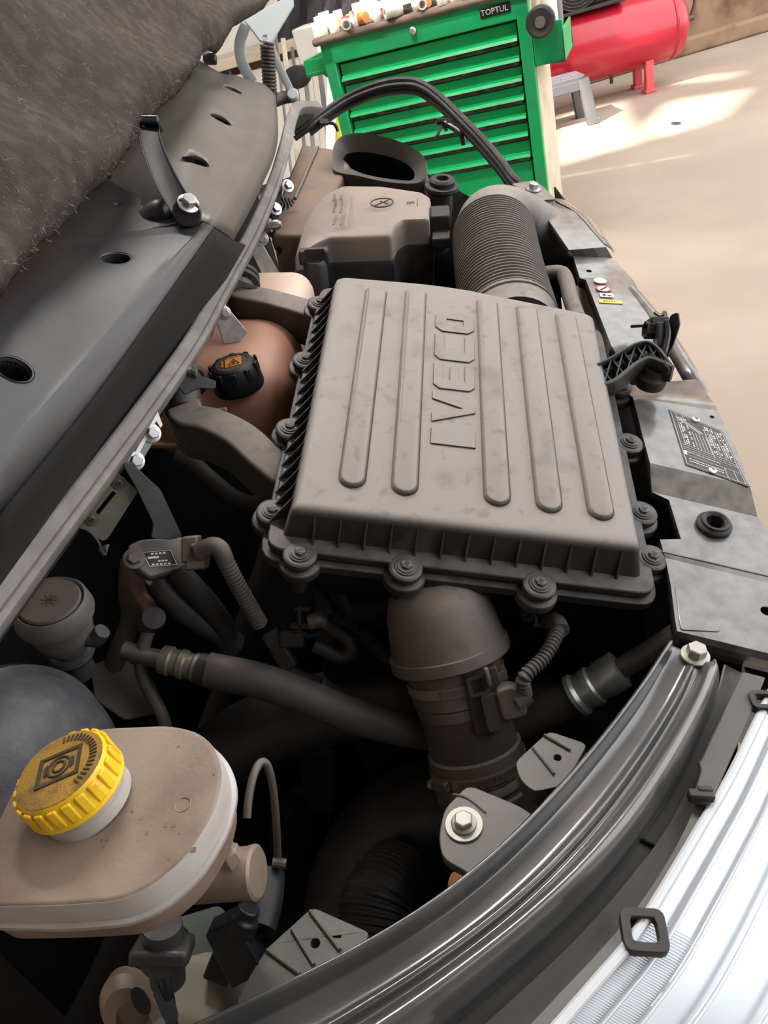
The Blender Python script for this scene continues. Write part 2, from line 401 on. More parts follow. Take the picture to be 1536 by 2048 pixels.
# side bin on the right with bottles
sb = thing('side_bin', 'green side bin hung on the right of the cabinet', 'bin', front.at(CWD + .10, -.16, -.12))
obj('bin_body', J(fbox(CWD + .05, CWD + .155, -.16, -.148, -.30, .01), fbox(CWD + .05, CWD + .155, -.16, -.03, -.002, .01), fbox(CWD + .147, CWD + .155, -.16, -.06, -.30, .01), fbox(CWD + .046, CWD + .052, -.16, .0, -.30, .01)), M_greend, sb, bevel=.003)
def spray(u, h, col, lab, capc, hgt=.17, r=.03):
    b = front.at(u, -.148, h); t = thing('spray_can', lab, 'spray can', b)
    obj('can_body', g_lathe(b, UZ, [(0, r * .9), (.004, r), (hgt, r), (hgt + .012, r * .8)], 20), col, t)
    obj('cap', g_lathe(b + UZ * (hgt + .012), UZ, [(0, r * .8), (.05, r * .75), (.056, r * .6)], 20), capc, t)
M_wht = mat('white plastic', (236, 232, 224), .4); M_gr = mat('grey item plastic', (108, 104, 102), .5)
M_yel = mat('yellow item plastic', (214, 204, 60), .5); M_or = mat('orange item plastic', (226, 148, 84), .5); M_rd = mat('red item plastic', (204, 44, 54), .5)
M_blue = mat('blue item plastic', (84, 118, 150), .5)
spray(CWD + .10, -.10, M_wht, 'white spray can standing in the green side bin', M_wht)
spray(CWD + .11, -.19, M_gr, 'grey spray can at the back of the side bin', M_black, .2)
q = front.at(CWD + .085, -.02, .03)
t = thing('tape_roll', 'dark round roll hanging on the side bin by the cabinet corner', 'roll', q)
obj('roll', g_lathe(q, -cy, [(0, .05), (.03, .05), (.034, .042), (.03, .03), (.03, .012)], 24), M_dark, t)
obj('hub', g_lathe(q, -cy, [(0, .02), (.036, .018)], 16), M_gr, t)
# clutter on the cabinet top
TZ = front.at(0, .098, 0).z
def top_at(u, h): p = front.at(u, 0, h); p.z = TZ; return p
protos = {}
def socket(p, ax, r, l, mt, lab, cat='socket', hole=True):
    prof = [(0, r * .9), (l * .08, r), (l * .5, r), (l * .55, r * .88), (l, r * .88)] + ([(l, r * .6), (l * .4, r * .58)] if hole else [])
    one(cat.replace(' ', '_'), g_lathe(p, ax, prof, 14), mt, lab, cat, 'small parts on the cabinet top', sharp=40)
items = []
M_sock = mat('satin socket steel', (226, 222, 214), .35, .5)
for row, (h0, nn) in enumerate(((.008, 13), (-.040, 13), (-.092, 12), (-.148, 12), (-.205, 11), (-.265, 10))):
    for c in range(nn):
        items.append((row, -.045 + (.60 if row < 3 else .66) * (c + rp(.3, .7)) / nn, h0 - rp(0, .025)))
ORD = ('first', 'second', 'third', 'fourth', 'fifth', 'sixth', 'seventh', 'eighth', 'ninth', 'tenth')
ROWN = ('front edge', 'second row', 'third row', 'fourth row', 'fifth row', 'back row'); seen = {}
for i, (row, u, h) in enumerate(items):
    k = random.choice((0, 0, 1, 2, 3, 3, 4, 4, 5, 6, 7)); p = top_at(u, h); a = rp(0, 6.28); hx = V((math.cos(a), math.sin(a), 0)); s = rp(1.05, 1.6)
    kind = ('chrome socket standing', 'chrome socket standing', 'chrome socket standing', 'chrome socket lying', 'white plastic cap', 'orange fitting', 'red fitting', 'dark fitting')[k]
    seen[(row, kind)] = seen.get((row, kind), 0) + 1
    lab = '%s on the cabinet top, %s, %s of its kind from the left' % (kind, ROWN[row], ORD[min(9, seen[(row, kind)] - 1)])
    if k < 3: socket(p, UZ, .014 * s, .046 * s, M_sock, lab)
    elif k == 3: socket(p + UZ * .014 * s, hx, .015 * s, .042 * s, M_sock, lab)
    elif k == 4: socket(p, UZ, .017 * s, .05 * s, M_wht, lab, 'cap')
    elif k == 5: socket(p + UZ * .016 * s, hx, .015 * s, .04 * s, M_or, lab, 'fitting', False)
    elif k == 6: socket(p + UZ * .014 * s, hx, .013 * s, .045 * s, M_rd, lab, 'fitting', False)
    else: socket(p, UZ, .017 * s, .022 * s, M_gr if i % 2 else M_dark, lab, 'fitting')
def bottle(u, h, mt, lab, r=.028, hh=.13, mc=M_rd):
    p = top_at(u, h); t = thing('bottle', lab, 'bottle', p)
    obj('bottle_body', g_lathe(p, UZ, [(0, r * .9), (.005, r), (hh * .7, r), (hh * .88, r * .45), (hh, r * .4)], 18), mt, t)
    obj('cap', g_lathe(p + UZ * hh, UZ, [(0, r * .5), (.02, r * .48)], 14), mc, t)
bottle(.06, -.36, M_wht, 'white bottle with red cap at the left of the cabinet top')
bottle(.22, -.41, M_wht, 'white bottle with black cap behind the sockets', .03, .12, M_black)
bottle(.36, -.40, M_wht, 'tall white bottle in the middle of the cabinet top', .03, .15, M_wht)

# ---------------------------------------------------------------- added unseen tube lamp, brightens cabinet and bay
lp0 = V((.15, 2.35, 3.0)); ldir = V((.9, -.42, 0)).normalized()
tl = thing('added_tube_lamp', 'added unseen double tube lamp that brightens cabinet and bay', 'glove', lp0)
obj('housing', g_box(lp0 + UZ * .05, ldir, UZ.cross(ldir), UZ, 1.5, .2, .05), M_wht, tl, bevel=.01)
M_tube = bpy.data.materials.new('added light tube'); M_tube.use_nodes = True
_b = M_tube.node_tree.nodes['Principled BSDF']; _b.inputs['Emission Color'].default_value = (1, .97, .92, 1); _b.inputs['Emission Strength'].default_value = 85.
for k in (-1, 1): obj('tube', g_tube([lp0 - ldir * .7 + UZ.cross(ldir) * .05 * k, lp0 + ldir * .7 + UZ.cross(ldir) * .05 * k], .018, 10, 1), M_tube, tl)
for k in (-.5, .5): obj('hanger', g_tube([lp0 + ldir * k + UZ * .07, lp0 + ldir * k + UZ * .6], .006, 6, 1), M_steeld, tl)
# ---------------------------------------------------------------- compressor, step stool
ca = (FL.pt(1340, 170) - FL.pt(1000, 262)); ca.z = 0; ca.normalize(); cn = V((-ca.y, ca.x, 0))
foot = FL.pt(1293, 186); RT = .215
ctr = foot + cn * .12 + UZ * .36
comp = thing('air_compressor', 'red horizontal air compressor tank standing by the back wall', 'compressor', V((ctr.x, ctr.y, 0)))
e1 = ctr + ca * .21; e0 = ctr - ca * 1.15
obj('tank', g_lathe(e0, ca, [(-.1, .02), (-.085, .10), (-.05, .17), (0, RT), (1.36, RT), (1.41, .19), (1.45, .12), (1.465, .02)], 40), M_red, comp, sharp=60)
obj('weld_band', g_lathe(e0, ca, [(1.33, RT), (1.335, RT + .004), (1.35, RT + .004), (1.355, RT)], 40), M_red, comp)
for k in (0.02, -.95):
    for s in (-1, 1):
        b = ctr + ca * k + cn * .12 * s
        obj('foot', J(g_box(V((b.x, b.y, .10)), ca, cn, UZ, .055, .05, .2), g_box(V((b.x, b.y, .012)), ca, cn, UZ, .08, .09, .024)), mat('faded red foot paint', (224, 92, 96), .5), comp, bevel=.006)
obj('drain_valve', g_lathe(ctr - ca * .2 - UZ * (RT + .05), UZ, [(0, .012), (.05, .012)], 10), M_steeld, comp)
obj('outlet_valve', J(g_lathe(e1, ca, [(.1, .02), (.16, .02)], 12), g_tube([e1 + ca * .14, e1 + ca * .17 + UZ * .1, e1 + ca * .12 + UZ * .25], .012)), M_steeld, comp)
pb = ctr - ca * .43 + UZ * (RT + .035)
obj('motor_plate', g_box(pb - UZ * .02, ca, cn, UZ, .62, .30, .02), M_dark, comp, bevel=.005)
gd = obj('fan_guard', g_lathe(pb + UZ * .16 - cn * .12, cn, [(0, .17), (.03, .19), (.09, .19), (.09, .17)], 36), M_dark, comp)
for k in range(9): obj('guard_ring', g_torus(pb + UZ * .16 - cn * (.13), cn, .02 + .019 * k, .004, 32, 5), M_grip, gd)
obj('pump_block', g_box(pb + ca * .2 + UZ * .12, ca, cn, UZ, .2, .2, .22), M_dark, comp, bevel=.02)
sc = FL.pt(1150, 232) ; sa = ca; sn = cn
stool = thing('step_stool', 'grey plastic step stool on the floor beside the cabinet', 'stool', sc)
SW, SD, SH = .44, .28, .29
s0 = FL.pt(1186, 248)                          # front right foot
sc2 = s0 - sa * SW / 2 + sn * SD / 2
spl = PL(sc2 + UZ * (SH - .035), sa, sn)
holes = [circ(.012, 8, (-.14 + .07 * i, y), .035) for i in range(5) for y in (-.06, .05)]
obj('tread', g_plate([[(x * .92, y * .9) for x, y in rrect(SW, SD, .04)]] + holes, spl, 0, .035), M_stool, stool, bevel=.006)
for a in (-1, 1):
    for b in (-1, 1):
        tp = sc2 + sa * a * (SW * .42) + sn * b * (SD * .38) + UZ * (SH - .02); bt = sc2 + sa * a * (SW * .5) + sn * b * (SD * .5)
        obj('leg', g_sweep([bt, tp], rrect(.07, .055, .012, 2), sn, 1), M_stool, stool)
obj('skirt', J(*[g_box(sc2 + sn * b * SD * .42 + UZ * (SH - .05), sa, sn, UZ, SW * .86, .02, .06) for b in (-1, 1)], *[g_box(sc2 + sa * a * SW * .42 + UZ * (SH - .05), sa, sn, UZ, .02, SD * .8, .06) for a in (-1, 1)]), M_stool, stool, bevel=.006)
one('oil_stain', g_lathe(FL.pt(1352, 247), UZ, [(0, .03), (.002, .028)], 16, 0, 1.5, .8), M_dark, 'small dark lump lying on the sunlit floor', 'debris')

# ---------------------------------------------------------------- things leaning left of the cabinet
def lean(name, a, b, w, th, mt, lab, cat, d0, d1):
    p, q = P(*a, d0), P(*b, d1)
    return one(name, g_sweep([p, q], [(-w / 2, -th / 2), (w / 2, -th / 2), (w / 2, th / 2), (-w / 2, th / 2)], (p - C0).normalized(), 1), mt, lab, cat, bevel=.004)
lean('white_batten', (655, 560), (663, 150), .05, .03, M_wht, 'white batten standing just left of the green cabinet', 'batten', 3.9, 4.0)
lean('yellow_batten', (705, 560), (668, 165), .03, .02, M_yel, 'yellow edged batten leaning beside the green cabinet', 'batten', 4.1, 4.2)
for i, x in enumerate((556, 572, 590, 606, 624, 640)):
    lean('steel_rod', (x + 60, 620), (x - 6, 60 + (i % 3) * 18), .022 + .01 * (i % 2), .022, (M_steel, M_cream, M_gr)[i % 3], 'bar leaning on the back wall between bonnet hinge and cabinet, %s from the hinge' % ('first', 'second', 'third', 'fourth', 'fifth', 'sixth')[i], 'bar', 4.6, 4.9)
def cloth(cx_, cy_, w, h, mt, lab, d):
    rows = []
    for j in range(5):
        rows.append([P(cx_ + (i / 6 - .5) * w, cy_ + (j / 4 - .5) * h + 6 * math.sin(i * 1.7), d + .05 * math.sin(i * 2.1 + j)) for i in range(7)])
    one('work_jacket', g_grid(rows, 3, 3), mt, lab, 'jacket', thick=.02, sheet=True)
cloth(600, 20, 90, 130, mat('dark cloth', (52, 48, 50), .9), 'dark work jacket hanging beside the bonnet hinge', 5.1)
cloth(672, 8, 70, 90, mat('grey purple cloth', (92, 84, 90), .9), 'grey work jacket hanging behind the cabinet', 5.3)
cloth(655, 60, 40, 60, mat('hi vis cloth', (196, 200, 40), .9), 'yellow hi-vis cloth hanging behind the cabinet', 5.0)
q = P(625, 85, 4.2)
one('white_box', g_box(q, cx, cy, UZ, .13, .2, .17), M_wht, 'white box standing left behind the cabinet', 'box', bevel=.01)
q = P(598, 152, 4.0)
t = thing('glove_lump', 'dark round glove-like lump held left of the cabinet', 'glove', q)  # dark lump standing for a grey glove-like thing
obj('lump_body', g_lathe(q, -cy, [(-.04, .03), (0, .055), (.03, .06), (.035, .05)], 20, 0, 1.3, .9), M_dark, t)
obj('arm', g_tube([q, q + cx * .1 + UZ * .02, P(655, 150, 3.75)], .01), M_dark, t)
bench = thing('workbench', 'pale workbench standing against the wall left of the cabinet', 'workbench', V((P(600, 230, 5.4).x, P(600, 230, 5.4).y, 0)))
bo = V((P(600, 230, 5.4).x - .3, 6.2, 0))
obj('worktop', g_box(bo + UZ * .85, UX, UY, UZ, 1.7, .6, .06), M_cream, bench, bevel=.005)
for a in (-.75, .75):
    for b in (-.25, .25): obj('leg', g_box(bo + V((a, b, .41)), UX, UY, UZ, .07, .07, .82), M_cream, bench)
obj('lower_panel', g_box(bo + V((0, -.2, .42)), UX, UY, UZ, 1.4, .02, .7), M_wht, bench)
obj('back_board', g_box(bo + V((0, .33, 1.3)), UX, UY, UZ, 1.7, .03, .9), M_wht, bench)
# ================================================================ vehicle: air filter box
v1 = (.069 * CR - .748 * CD + .660 * CW); v2 = (.993 * CR + .114 * CD + .025 * CW)
AIR = PL(P(580, 1017, .78), v2, v1)
HW = -.035                                     # height of the lid's wall
air = thing('air_filter_box', 'large grey air filter box with IVECO lettering and five raised bars', 'air filter box', AIR.at(.18, .2, -.22))
def arc_corner(poly, r, k=4):                  # round the corners of a 2D polygon
    out = []; n = len(poly)
    for i in range(n):
        a, b, c = [V((q[0], q[1])) for q in (poly[i - 1], poly[i], poly[(i + 1) % n])]
        rr = r[i] if isinstance(r, (list, tuple)) else r
        d1 = (a - b); d2 = (c - b); l = min(rr, d1.length * .45, d2.length * .45); p, q = b + d1.normalized() * l, b + d2.normalized() * l
        for j in range(k + 1):
            t = j / k; x = p * (1 - t) ** 2 + b * 2 * t * (1 - t) + q * t * t; out.append((x.x, x.y))
    return out
top2 = [(0, 0), (.364, .0), (.360, .419), (.150, .447), (-.002, .436)]
top_r = arc_corner(top2, [.004, .008, .012, .06, .014])
bot2 = [(-.006, -.008), (.372, -.010), (.367, .425), (.151, .455), (-.008, .443)]
bot_r = arc_corner(bot2, [.004, .008, .012, .06, .014])
def inset(poly, d):
    c = V((.18, .215)); return [(a + (d if a < c.x else -d), b + (d if b < c.y else -d)) for a, b in poly]
rings = [[AIR.at(a, b, HW) for a, b in bot_r]]
for (t, dz, di) in ((0, -.010, 0), (.3, -.0045, .0015), (.7, -.0012, .005), (1., 0, .010)):
    rings.append([AIR.at(a, b, dz) for a, b in (inset(top_r, di) if di else top_r)])
lid = obj('lid', g_loft(rings), M_lid, air, sharp=50)
wall2 = arc_corner([(-.0075, -.0095), (.3735, -.0115), (.3685, .42), (.151, .45), (-.0095, .44)], .006)
fl2 = [(-.022, -.026), (.386, -.030), (.382, .435), (.15, .466), (-.024, .455)]
bosses = [AIR.uv(x, y, HW) for x, y in ((600, 1107), (812, 1134), (1080, 1168), (1305, 1114), (545, 1022), (580, 855), (612, 718), (640, 605))] + [(.388, .085), (.390, .20), (.392, .31)]
FB_ = obj('lid_flange', J(g_plate(arc_corner(fl2, .02), AIR, HW - .009, HW), *[g_lathe(AIR.at(u, v, HW - .009), AIR.n, [(0, .0175), (.008, .0175), (.0095, .0165)], 24) for u, v in bosses]), M_flange, air, bevel=.002)
fl3 = [(-.028, -.033), (.392, -.036), (.388, .44), (.15, .47), (-.03, .46)]
obj('base_flange', J(g_plate(arc_corner(fl3, .024), AIR, HW - .024, HW - .012), *[g_lathe(AIR.at(u, v, HW - .0245), AIR.n, [(0, .021), (.002, .0225), (.0115, .0225), (.0125, .021)], 24) for u, v in bosses]), M_flange, air, bevel=.003)
obj('base', g_loft([[AIR.at(a * (1 - .0), b, HW - .02) for a, b in arc_corner([(.0, .0), (.365, .0), (.36, .42), (.15, .44), (.0, .43)], .02)],
                    [AIR.at(a, b, HW - .15) for a, b in arc_corner([(.02, .03), (.345, .03), (.34, .40), (.15, .42), (.02, .41)], .02)]]), M_dark, air)
for u, v in bosses: screw(air, AIR.at(u, v, HW + .0003), AIR.n, .0115, M_flange, M_steeld)
for u, v in bosses[:3]: obj('boss_foot', g_lathe(AIR.at(u, v, HW - .06), AIR.n, [(0, .008), (.04, .011)], 14), M_flange, air)
fx = [629, 680, 731, 781, 831, 882, 932, 982, 1034, 1085, 1133, 1183, 1234]
for i, x in enumerate(fx):
    u = .026 + (.345 - .026) * i / 12
    a, b, c = AIR.at(u, -.016, HW), AIR.at(u, -.004, HW), AIR.at(u, .001, -.006)
    vs = [a - AIR.ux * .001, b - AIR.ux * .001, c - AIR.ux * .001, a + AIR.ux * .001, b + AIR.ux * .001, c + AIR.ux * .001]
    obj('wall_rib', (vs, [(0, 1, 2), (5, 4, 3), (0, 2, 5, 3), (0, 3, 4, 1), (1, 4, 5, 2)]), M_flange, air)
for i in range(20):
    v = .02 + .021 * i
    a, b, c = AIR.at(-.024, v - .012, HW), AIR.at(-.004, v, HW), AIR.at(.0, v + .004, -.008)
    vs = [a - AIR.uy * .0013, b - AIR.uy * .0013, c - AIR.uy * .0013, a + AIR.uy * .0013, b + AIR.uy * .0013, c + AIR.uy * .0013]
    obj('wall_rib', (vs, [(0, 1, 2), (5, 4, 3), (0, 2, 5, 3), (0, 3, 4, 1), (1, 4, 5, 2)]), M_flange, air)
def stadium(u0, v0, u1, v1_, w0, w1, k=8):
    out = []
    for j in range(k + 1): a = math.pi + math.pi * j / k; out.append((u0 + w0 * math.cos(a), v0 + w0 * math.sin(a)))
    for (x, y) in ((1, -.006), (1, -.001), (.8, .004), (-.8, .004), (-1, -.001), (-1, -.006)): out.append((u1 + w1 * x, v1_ + y))
    return out
for (a, b, c, d) in ((.0585, .052, .057, .408), (.1145, .05, .111, .415), (.2135, .05, .2095, .413), (.269, .049, .264, .409), (.3245, .047, .3175, .402)):
    st = stadium(a, b, c, d, .0135, .0135)
    cxx = (a + c) / 2
    rr = []
    for (hh, k) in ((-.003, 1.12), (.0005, 1.1), (.0022, 1.0), (.0046, .90), (.0052, .78)):
        ring = []
        for (u, v) in st:
            t = (v - b) / (d - b); uc = a + (c - a) * t
            ring.append(AIR.at(uc + (u - uc) * k, b + (v - b) if v > b else b + (v - b) * k, hh * (1 if v < d - .004 else (.25 if hh > 0 else 1))))
        rr.append(ring)
    obj('raised_bar', g_loft(rr), M_lid, lid, sharp=60)
# lettering: custom strokes, letter x runs away from the camera, letter tops to the left
LU0, LU1 = AIR.uv(951, 878)[0], AIR.uv(861, 878)[0]     # baseline, top
def letter(v0, v1_, loops):
    h_ = LU0 - LU1
    L_ = [[(LU0 - y * h_, v0 + x * (v1_ - v0)) for x, y in lp] for lp in loops]
    g1 = g_plate(L_, AIR, -.001, .0018); return g1
def vv(y): return AIR.uv(905, y)[1]
LT = [(vv(893), vv(861), [[(0, 0), (1, 0), (1, 1), (0, 1)]]),
      (vv(849), vv(786), [[(.40, 0), (.62, 0), (1, 1), (.72, 1), (.5, .3), (.30, 1), (0, 1)]]),
      (vv(781), vv(731), [[(0, .14), (.16, 0), (1, 0), (1, .24), (.36, .24), (.36, .39), (.9, .39), (.9, .6), (.36, .6), (.36, .76), (1, .76), (1, 1), (.16, 1), (0, .86)]]),
      (vv(723), vv(673), [[(0, .14), (.16, 0), (1, 0), (1, .24), (.36, .24), (.36, .76), (1, .76), (1, 1), (.16, 1), (0, .86)]]),
      (vv(666), vv(628), [[(0, .16), (.2, 0), (.8, 0), (1, .16), (1, .84), (.8, 1), (.2, 1), (0, .84)], [(.34, .28), (.34, .72), (.66, .72), (.66, .28)]])]
for a, b, lp in LT: obj('embossed_letter', letter(a, b, lp), M_lid, lid, bevel=.0007)

# ---------------------------------------------------------------- air outlet pipe, clamps, sensor
ax0 = P(897, 1195, .83); ax1 = P(898, 1300, .848); ax2 = P(956, 1525, .862); ax3 = P(1000, 1680, .875)
pd = (ax2 - ax1).normalized()
out = thing('air_outlet_hose', 'dusty black rubber air hose leaving the front of the filter box', 'air hose', ax3)
ps, pu, _ = basis(pd)
def along(p, prof, n=40): return g_lathe(p, pd, prof, n)
obj('funnel', along(ax1, [(-.085, .02), (-.08, .04), (-.068, .052), (-.05, .058), (-.025, .0615), (-.006, .0635), (-.0055, .0668), (.007, .0672), (.0085, .066), (.009, .055)]), M_duct, out)
cl = obj('upper_cuff', along(ax1, [(.005, .053), (.05, .053), (.052, .0515), (.064, .0515), (.064, .05)]), M_duct, out)
obj('sensor_pipe', along(ax1, [(.055, .0495), (.14, .0495)]), M_ductd, out)
obj('lower_cuff', along(ax1, [(.112, .0505), (.114, .053), (.142, .053), (.144, .051), (.150, .0545), (.153, .0545), (.155, .0515), (.160, .0515), (.162, .0545), (.166, .0545), (.168, .051)]), M_duct, out)
obj('lower_pipe', g_tube([ax1 + pd * .16, ax3, P(1030, 1800, .9)], .0515, 40), M_duct, out)
def clamp(h, lab, ang):
    p = ax1 + pd * h
    t = thing('hose_clamp', lab, 'hose clamp', p, 'clamps on the air hose')
    obj('band', g_lathe(p, pd, [(0, .0535), (0, .0552), (.011, .0552), (.011, .0535), (0, .0535)], 48), mat('dusty clamp steel', (128, 116, 104), .5, .3), t)
    # worm-drive slots and screw housing
    toc = (C0 - p); toc = (toc - pd * toc.dot(pd)).normalized(); sd = pd.cross(toc)
    def at(a, r): return p + pd * .0055 + toc * (r * math.cos(a)) + sd * (r * math.sin(a))
    for k in range(26):
        a = -.75 + k * .05 + (0 if ang > 0 else -.1)
        obj('band_tooth', g_box(at(a, .0553), (at(a + .01, .0551) - at(a, .0551)).normalized(), pd, toc * math.cos(a) + sd * math.sin(a), .0012, .007, .0008), M_rubberd, t)
    a = ang; n_ = toc * math.cos(a) + sd * math.sin(a); tg = pd.cross(n_)
    hsg = obj('worm_housing', g_box(at(a, .059), tg, pd, n_, .020, .013, .009), M_steeld, t, bevel=.002)
    obj('worm_screw', g_lathe(at(a, .060) + tg * .010, tg, [(0, .0055), (.006, .0055), (.008, .003)], 12), M_steel, hsg)
clamp(.024, 'worm-drive clamp just below the filter box funnel', -.85)
clamp(.126, 'worm-drive clamp at the lower end of the sensor pipe', .85)
# air mass sensor
sp = P(985, 1395, .80)
toc = (C0 - sp); toc = (toc - pd * toc.dot(pd)).normalized(); sd = pd.cross(toc)
if sd.dot(CR) < 0: sd = -sd
sen = thing('air_mass_sensor', 'black air mass sensor plugged into the hose between the clamps', 'sensor', sp)
SPL = PL(sp, sd, -pd)
obj('mount_plate', g_plate([arc_corner([(-.026, -.035), (.012, -.035), (.012, .033), (-.026, .033)], .004)], SPL, -.012, .004), M_ductd, sen, bevel=.0015)
obj('sensor_body', J(g_plate(arc_corner([(-.012, -.03), (.012, -.03), (.012, .008), (-.012, .008)], .003), SPL, .003, .014), g_plate([arc_corner([(-.022, .008), (-.002, .008), (-.002, .03), (-.022, .03)], .002), [(-.018, .012), (-.006, .012), (-.006, .026), (-.018, .026)]], SPL, .003, .010)), M_ductd, sen, bevel=.0015)
obj('connector', J(g_plate(arc_corner([(.004, -.022), (.03, -.022), (.034, .004), (.02, .014), (.004, .012)], .006), SPL, -.004, .017), g_box(SPL.at(.0, .027, .013), SPL.ux, SPL.uy, SPL.n, .006, .022, .005)), M_duct, sen, bevel=.003)
obj('boot', g_tube([SPL.at(.022, -.006, .007), SPL.at(.038, -.002, .006)], [.013, .010], 14), M_rubberd, sen)
one('corrugated_conduit', g_tube([SPL.at(.033, -.003, .006), P(1048, 1356, .775), P(1085, 1318, .785), P(1108, 1280, .80), P(1116, 1252, .82), P(1100, 1243, .84)], .0062, 14, corr=(.0046, .0016)), M_rubberd, 'ribbed dusty conduit curving up from the air mass sensor', 'conduit')
t = thing('cable_clip', 'black cable clip holding the conduit under the filter box', 'clip', P(1085, 1262, .83))
obj('clip_body', J(g_torus(P(1098, 1250, .835), CR, .012, .0025, 16, 6), g_box(P(1078, 1250, .835), CR, CD, CW, .012, .004, .006), g_box(P(1072, 1243, .835), CR, CD, CW, .003, .012, .006)), M_dark, t)
obj('tape', g_tube([P(1122, 1262, .81), P(1112, 1244, .825), P(1092, 1240, .845)], .0098, 12), M_rubberd, t)

# ================================================================ scuttle (cowl) panels and bonnet
def L3(*a): return [P(*q) for q in a]
cow = thing('windscreen_scuttle', 'near grey-black plastic scuttle panel with two round drain holes', 'scuttle panel', P(150, 800, .75))
cA = L3((-330, 900, .50), (-150, 690, .60), (-10, 568, .74), (92, 480, .87))
cM = L3((-170, 900, .52), (20, 700, .64), (150, 572, .775), (250, 464, .92))
cB = L3((-60, 945, .545), (130, 735, .665), (268, 578, .80), (400, 446, .935))
cB2 = L3((-40, 965, .545), (148, 745, .665), (284, 585, .80), (408, 447, .935))
cBC = L3((-28, 985, .547), (164, 768, .667), (302, 592, .802), (418, 449, .937))
cC0 = L3((-16, 1025, .551), (178, 788, .671), (318, 600, .806), (425, 452, .942))
cC = L3((-10, 1040, .557), (185, 800, .675), (324, 605, .81), (428, 455, .945))
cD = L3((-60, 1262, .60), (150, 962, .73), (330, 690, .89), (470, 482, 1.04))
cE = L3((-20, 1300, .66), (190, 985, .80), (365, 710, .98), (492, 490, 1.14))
cpl0 = V((-.3, 0, .9))
near = obj('panel', g_grid([cA, cM, cB, cB2, cBC, cC0, cC], 6, 2), M_cowl, cow, thick=.004, sharp=40, sheet=True)
obj('skirt', g_grid([[p - cpl0 * .002 for p in cC], cD, cE], 6, 3), mat('shade-dark brown skirt', (17, 15, 14), .9, col2=(24, 21, 19), amt=.6, scale=20), cow, thick=.004, sharp=40, sheet=True)  # shade on the lower scuttle face put into a near-black colour
cpl = PL(P(130, 620, .72), P(268, 578, .80) - P(-60, 945, .545), P(60, 500, .80) - P(268, 578, .80))
if cpl.n.dot(C0 - cpl.o) < 0: cpl.n = -cpl.n
def drain(parent, host, x, y, d, r, sx=1.):
    p = P(x, y, d)
    return g_lathe(p - cpl.n * .03, cpl.n, [(0, r), (.06, r)], 24), p, r
def surf_hit(o, x, y):
    bpy.context.view_layer.update()
    inv = o.matrix_world.inverted(); ok, loc, nor, idx = o.ray_cast(inv @ C0, (inv.to_3x3() @ ray(x, y)).normalized())
    return (o.matrix_world @ loc, (o.matrix_world.to_3x3() @ nor).normalized()) if ok else (None, None)
def punch(host, parent, spots, lab='drain_cup', cup=M_black, rim=M_cowl):
    cs = []; info = []
    for (x, y, r) in spots:
        p, n = surf_hit(host, x, y)
        if p is None: print('MISS hole', x, y); continue
        if n.dot(C0 - p) < 0: n = -n
        cs.append(g_lathe(p - n * .02, n, [(0, r), (.035, r)], 28)); info.append((p, n, r))
    cut(host, cs)
    for p, n, r in info:
        if rim: obj('hole_rim', g_lathe(p - n * .012, n, [(0, r * .96), (.006, r * .96), (.0105, r * 1.0), (.0126, r * 1.13), (.0118, r * 1.16), (.0, r * 1.02), (0, r * .96)], 28), rim, parent)
        obj(lab, g_lathe(p - n * .05, n, [(0, r * .5), (0, r * .9), (.046, r * 1.04), (.046, r * .97), (.004, r * .85), (.004, .0005)], 24), cup, parent)
punch(near, cow, [(28, 737, .0145), (232, 517, .0155)])
obj('near_edge_scratch', g_tube([P(410, 468, .93), P(408, 478, .93), P(414, 482, .93)], .0008, 6), M_black, cow)
rec = thing('scuttle_infill', 'flat triangular scuttle infill with a small hole below the bonnet arm', 'scuttle infill', P(240, 420, .98))
IP = PL(P(240, 420, .985), P(360, 440, .97) - P(100, 470, .9), P(210, 350, 1.06) - P(100, 470, .9))
inf = obj('plate', g_plate([pxs(IP, [(60, 500), (96, 474), (207, 352), (305, 412), (350, 395), (380, 438), (250, 470)]), [(IP.uv(236, 408)[0] + a, IP.uv(236, 408)[1] + b) for a, b in circ(.0045, 12, r2=.003)]], IP, -.006, 0), M_cowl, rec, bevel=.002)
obj('pipe_boss', g_tube([IP.pt(300, 440, -.01), IP.pt(318, 425, .004), IP.pt(352, 420, -.004)], .016, 16), M_cowl, rec)
far = thing('windscreen_scuttle', 'far dusty scuttle panel with three small holes below the hinge spring', 'scuttle panel', P(430, 300, 1.3))
fA = L3((200, 368, 1.06), (262, 280, 1.22), (330, 200, 1.44), (395, 118, 1.72))
fA2 = L3((290, 412, 1.0), (345, 290, 1.19), (395, 200, 1.44), (440, 145, 1.78))
fM = L3((350, 400, .98), (395, 300, 1.165), (437, 215, 1.42), (470, 150, 1.78))
fB = L3((402, 440, .945), (448, 345, 1.15), (486, 255, 1.40), (503, 162, 1.78))
fC = L3((430, 452, .95), (482, 352, 1.155), (523, 262, 1.40), (528, 168, 1.79))
fD = L3((468, 480, 1.03), (520, 380, 1.2), (555, 285, 1.45), (552, 190, 1.83))
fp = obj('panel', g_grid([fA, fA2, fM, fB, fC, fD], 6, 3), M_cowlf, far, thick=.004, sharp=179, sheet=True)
punch(fp, far, [(392, 320, .020), (442, 238, .020), (466, 179, .019)], rim=None)
obj('end_tab', J(g_box(P(420, 118, 1.75), CR, CD, CW, .03, .02, .02), g_box(P(455, 150, 1.80), CR, CD, CW, .02, .012, .02)), M_cowl, far, bevel=.004)

